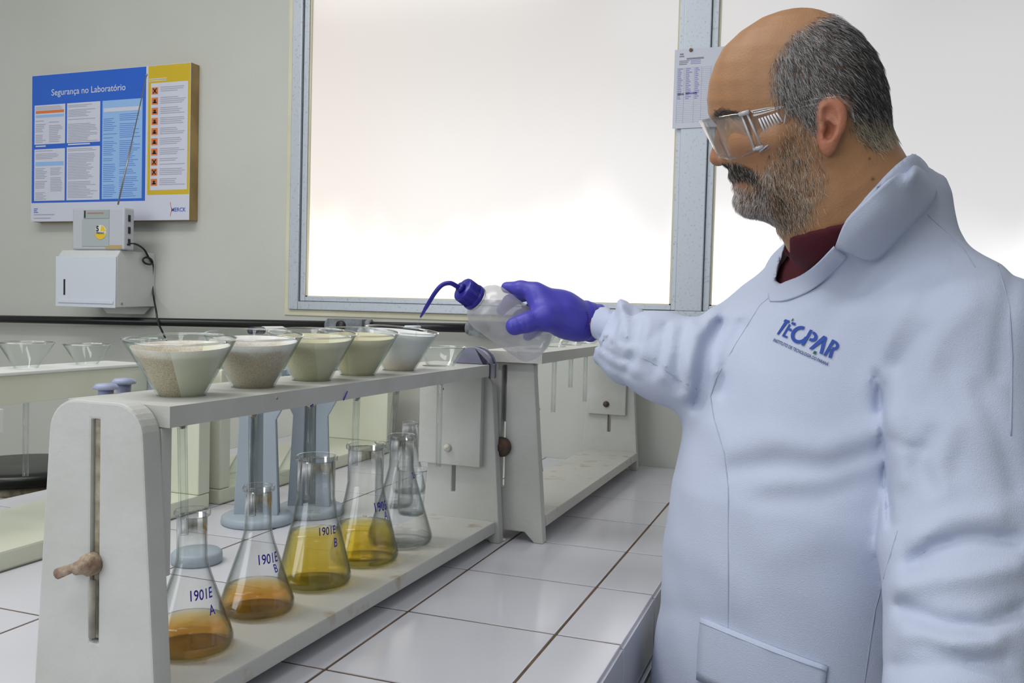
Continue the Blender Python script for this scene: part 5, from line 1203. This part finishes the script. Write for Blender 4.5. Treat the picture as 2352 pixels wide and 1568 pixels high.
# pocket at the bottom, and its stitching
def patch(poly_rows, name, th=.0022, lift=.002): return sheet([[cd_(x, y, lift) for x, y in r_] for r_ in poly_rows], th, name, cob, M['coat'], 3)
patch([[(1610, 1417), (1690, 1450), (1770, 1482), (1840, 1508), (1901, 1530)], [(1604, 1480), (1690, 1520), (1765, 1550), (1835, 1575), (1893, 1590)], [(1600, 1560), (1688, 1600), (1762, 1630), (1830, 1650), (1888, 1665)]], 'pocket')
for q in ([(1607, 1428), (1690, 1462), (1770, 1494), (1840, 1520), (1898, 1541)],):
    part(MB().tube(on_coat(q, .0042), .0006, 6), 'pocket_stitching', M['coat'], cob)
M['seam'] = mat('coat_stitching', (.40, .44, .57), .8)
for sm in SEAMS:
    q = [(sm[0][0], sm[0][1])]
    for (a, b), (c, d) in zip(sm[:-1], sm[1:]):
        n = max(1, int(math.hypot(c-a, d-b)/18)); q += [(a+(c-a)*k/n, b+(d-b)*k/n) for k in range(1, n+1)]
    q = [p_ for p_ in q if p_[1] < 1640]; part(MB().tube(on_coat(q, .0006), .0008, 6), 'seam', M['seam'], cob)
# glove cuff print
mb = MB()
for k in range(9):
    x, y = 1346+3.4*math.sin(k*.5), 716+k*4.6; D_ = surf_D([x, x+3, x+3, x], [y, y, y+3.2, y+3.2], glove, 1.24, 1.34)
    if np.isnan(D_).any(): continue
    mb.add([at(a, b, d-.0006) for a, b, d in zip((x, x+3+(k % 2)*2, x+3, x), (y, y+.6, y+3, y+2.4), D_)], [(0, 1, 2, 3)])
if mb.v: child(mb.build('cuff_print', M['navy']), glv)
# moles are in the skin colour; hair and beard -----------------------
def strands(V, Q, mask_fn, n, length, flow, color, width, name, lift=.35, seed=1):
    rg = np.random.default_rng(seed); a, b, S_ = head_seen(V.astype(np.float32)); w_ = mask_fn(a, b, S_)
    fw = w_[Q].mean(1); P = V[Q]; ar = np.linalg.norm(np.cross(P[:, 2]-P[:, 0], P[:, 3]-P[:, 1]), axis=1); pr = fw*ar
    idx = rg.choice(len(Q), n, p=pr/pr.sum()); u, v = rg.random(n)[:, None], rg.random(n)[:, None]; p = P[idx]
    o_ = (p[:, 0]*(1-u)+p[:, 1]*u)*(1-v)+(p[:, 3]*(1-u)+p[:, 2]*u)*v; N_ = np.cross(p[:, 2]-p[:, 0], p[:, 3]-p[:, 1]); N_ /= np.linalg.norm(N_, axis=1)[:, None]+1e-12
    aa, bb, ss = head_seen(o_.astype(np.float32)); T = flow(aa, bb, ss, rg); T = T-N_*(T*N_).sum(1)[:, None]; T /= np.linalg.norm(T, axis=1)[:, None]+1e-9
    T = T+rg.normal(0, .22, T.shape); T = T-N_*(T*N_).sum(1)[:, None]*.9; T /= np.linalg.norm(T, axis=1)[:, None]
    l = (length(aa, bb)*rg.uniform(.6, 1.2, n))[:, None]; d1 = T+N_*lift; d1 /= np.linalg.norm(d1, axis=1)[:, None]; d2 = T+N_*(lift*.2); d2 /= np.linalg.norm(d2, axis=1)[:, None]
    p0 = o_-N_*.0004; p1 = p0+d1*l*.5; p2 = p1+d2*l*.5; side = np.cross(T, N_); wv = (width*rg.uniform(.7, 1.3, n))[:, None]
    VV = np.stack([p0-side*wv, p0+side*wv, p0+N_*wv, p1-side*wv*.8, p1+side*wv*.8, p1+N_*wv*.8, p2-side*wv*.15, p2+side*wv*.15, p2+N_*wv*.15], 1).reshape(-1, 3)
    base = np.arange(n)[:, None]*9; q = np.array([[0, 1, 4, 3], [1, 2, 5, 4], [2, 0, 3, 5], [3, 4, 7, 6], [4, 5, 8, 7], [5, 3, 6, 8]])
    QQ = (base[:, :, None]+q[None]).reshape(-1, 4); cc = np.repeat(color(aa, bb, ss, rg), 9, axis=0)
    o2 = raw_mesh(name, VV, QQ, M['hair'], man, col=cc); o2['kind'] = 'stuff'; return o2
M['hair'] = vcol_mat('hair', .38, spec=.6)
def flow_hair(a, b, S_, rg):
    back = np.clip((a-1790)/180, 0, 1); v = -HF*(.25+.55*back)[:, None]-HU_*(.9)*np.ones_like(a)[:, None]; return v
def hair_col(a, b, S_, rg):
    n = len(a); g = rg.random(n); lf = np.clip((1905-a)/130, 0, 1); low = np.clip((b-235)/60, 0, 1)*(a > 1930); dk = np.clip((a-1915)/60, 0, 1)*(1-low)
    pw = .42+.38*lf-.30*dk+.42*low; wh = (g < pw)
    c = np.where(wh[:, None], np.array([.50, .49, .49])*rg.uniform(.6, 1.3, n)[:, None], np.array([.045, .042, .045])*rg.uniform(.5, 1.8, n)[:, None])
    c = np.where((low > .5)[:, None] & wh[:, None], c*np.array([1.05, .92, .70]), c); return c
strands(HV, HQ, lambda a, b, S_: softmask(a, b, HAIRP, 22)*((np.abs(S_) > 30) | (b > 60))*~((np.abs(S_) > 150) & (a > 1872) & (a < 1950) & (b > 218) & (b < 364)), 17000,
        lambda a, b: .010+.004*np.clip((a-1900)/100, 0, 1)-.004*np.clip((b-260)/60, 0, 1), flow_hair, hair_col, .00020, 'hair', .35, 1)
def flow_beard(a, b, S_, rg): return -HU_*np.ones_like(a)[:, None]*1.0-HF*(np.clip((a-1760)/90, -.35, .25))[:, None]*1.0
def beard_col(a, b, S_, rg):
    n = len(a); dark = np.exp(-(((a-1785)/24)**2+((b-462)/26)**2))*.75+np.exp(-(((a-1740)/16)**2+((b-425)/30)**2))*.6; wh = rg.random(n) < (.74-dark*.6)
    return np.where(wh[:, None], np.where((a < 1775)[:, None], np.array([.74, .70, .68]), np.array([.68, .56, .45]))*rg.uniform(.6, 1.25, n)[:, None], np.array([.10, .07, .05])*rg.uniform(.5, 1.8, n)[:, None])
strands(HV, HQ, lambda a, b, S_: softmask(a, b, BEARDP, 26)*np.clip((b-250)/230+.12, .1, 1)**1.3*(1-.6*np.clip((a-1820)/50, 0, 1)), 9000, lambda a, b: .0085+0*a, flow_beard, beard_col, .00019, 'beard', .42, 2)
strands(HV, HQ, lambda a, b, S_: softmask(a, b, MUSTP, 10), 2600, lambda a, b: .0075+0*a, lambda a, b, S_, rg: -HU_*np.ones_like(a)[:, None]-HF*.45-HS*(-np.sign(S_)*.3)[:, None],
        lambda a, b, S_, rg: np.where((rg.random(len(a)) < .25)[:, None], np.array([.40, .36, .32]), np.array([.035, .028, .022]))*rg.uniform(.6, 1.4, len(a))[:, None], .00022, 'moustache', .45, 3)
strands(HV, HQ, lambda a, b, S_: softmask(a, b, [(1638, 254), (1662, 248), (1702, 260), (1704, 272), (1665, 264), (1640, 266)], 5), 700, lambda a, b: .007+0*a, lambda a, b, S_, rg: -HF*1.0-HU_*.2*np.ones_like(a)[:, None],
        lambda a, b, S_, rg: np.array([.05, .04, .035])*rg.uniform(.5, 2.5, len(a))[:, None], .00022, 'eyebrow', .3, 4)

# ------------------------------------------------------------------ safety goggles
gg = empty('safety_goggles', hp(1640, 290, 0), 'clear plastic safety goggles with vented side shields on the man\'s face', 'goggles')
def hsheet(fn, nu, nv, name, th=.0012, m=None, fn0=hp):
    G = np.array([[fn0(*fn(-1+2*i/(nu-1), j/(nv-1))) for i in range(nu)] for j in range(nv)]); A = G.reshape(-1, 3)
    du = np.gradient(G, axis=0); dv = np.gradient(G, axis=1); N_ = np.cross(du, dv); N_ /= np.linalg.norm(N_, axis=2)[..., None]; B_ = (G+N_*th).reshape(-1, 3); k = nu*nv; q = []
    for j in range(nv-1):
        for i in range(nu-1): a = j*nu+i; q += [(a, a+1, a+nu+1, a+nu), (k+a, k+a+nu, k+a+nu+1, k+a+1)]
    rim = [j*nu for j in range(nv)]+[(nv-1)*nu+i for i in range(1, nu)]+[j*nu+nu-1 for j in range(nv-2, -1, -1)]+[i for i in range(nu-2, 0, -1)]
    for a, b in zip(rim, rim[1:]+rim[:1]): q.append((a, b, k+b, k+a))
    o_ = raw_mesh(name, np.concatenate([A, B_]), np.array(q), m or M['goggle'], gg)
    bm = bmesh.new(); bm.from_mesh(o_.data); bmesh.ops.recalc_face_normals(bm, faces=bm.faces); bm.to_mesh(o_.data); bm.free(); return o_
def lens(u, v):
    au = abs(u); top = 277-19*au**2; bot = np.interp(au, [0, .15, .35, .6, .8, 1], [318, 338, 360, 367, 360, 346])
    a_t = 1607+106*au**2.9; a_b = np.interp(au, [0, .15, .35, .6, .8, 1], [1634, 1639, 1652, 1680, 1706, 1738])
    a_, b_ = a_t+(a_b-a_t)*v, top+(bot-top)*v; k = 1-au*138*PXM/HDIST; return (1830+(a_-1830)*k, 280+(b_-280)*k, u*138)
hsheet(lens, 41, 12, 'lens')
M['grim'] = mat('moulded_rim', (.80, .80, .84), .12, trans=.45, coat=.6)  # clear plastic rims whitened, glare put into their colour
M['ribm'] = mat('moulded_vent_rib', (.72, .70, .74), .3)
for sg in (-1, 1):
    def side(u, v, sg=sg):
        t = (u+1)/2; a = 1724+160*t; top = 256-32*t; bot = np.interp(a, [1724, 1750, 1780, 1798, 1806, 1820, 1884], [352, 343, 316, 284, 258, 250, 234]); b = top+(bot-top)*v
        a2 = a+(1-t)*18*v; return (a2, b, sg*(139+20*t**.8))
    hsheet(side, 25, 8, 'side_shield', fn0=hn)
    S0 = 104
    rimp = [hn(1886, 225, sg*159), hn(1800, 242, sg*150), hn(1724, 256, sg*139)]; part(MB().tube(smooth_path(rimp, 4), .0011, 6), 'shield_rim', M['grim'], gg)
    rimp = [hn(1886, 236, sg*159), hn(1822, 250, sg*153), hn(1808, 255, sg*151), hn(1800, 284, sg*150), hn(1784, 315, sg*149), hn(1745, 348, sg*141)]; part(MB().tube(smooth_path(rimp, 4), .0010, 6), 'shield_rim', M['grim'], gg)
    part(MB().tube([hn(1886, 228, sg*160), hn(1925, 222, sg*163), hn(1955, 246, sg*160), hn(1962, 280, sg*155)], [.0018, .0016, .0016, .0018], 8), 'temple_tip', M['goggle'], gg)
    part(MB().tube([hn(1702, 262, sg*134), hn(1735, 345, sg*138)], .0012, 6), 'hinge_bar', M['grim'], gg)
    part(MB().tube([hn(1715, 260, sg*139), hn(1748, 334, sg*142)], .0013, 6), 'hinge_bar', M['grim'], gg)
    for q_ in ((1708, 260), (1741, 340)): part(MB().tube([hn(q_[0]-10, q_[1]+3, sg*134), hn(q_[0]+12, q_[1]-3, sg*142)], .0026, 8), 'hinge', M['grim'], gg)
    for k in range(7):
        t = k/6; x = 1743+40*t; part(MB().tube([hn(x, 272-13*t, sg*(145+7*t)), hn(x+14, 304-24*t, sg*(146+7*t))], .0010, 6), 'vent_rib', M['ribm'], gg)
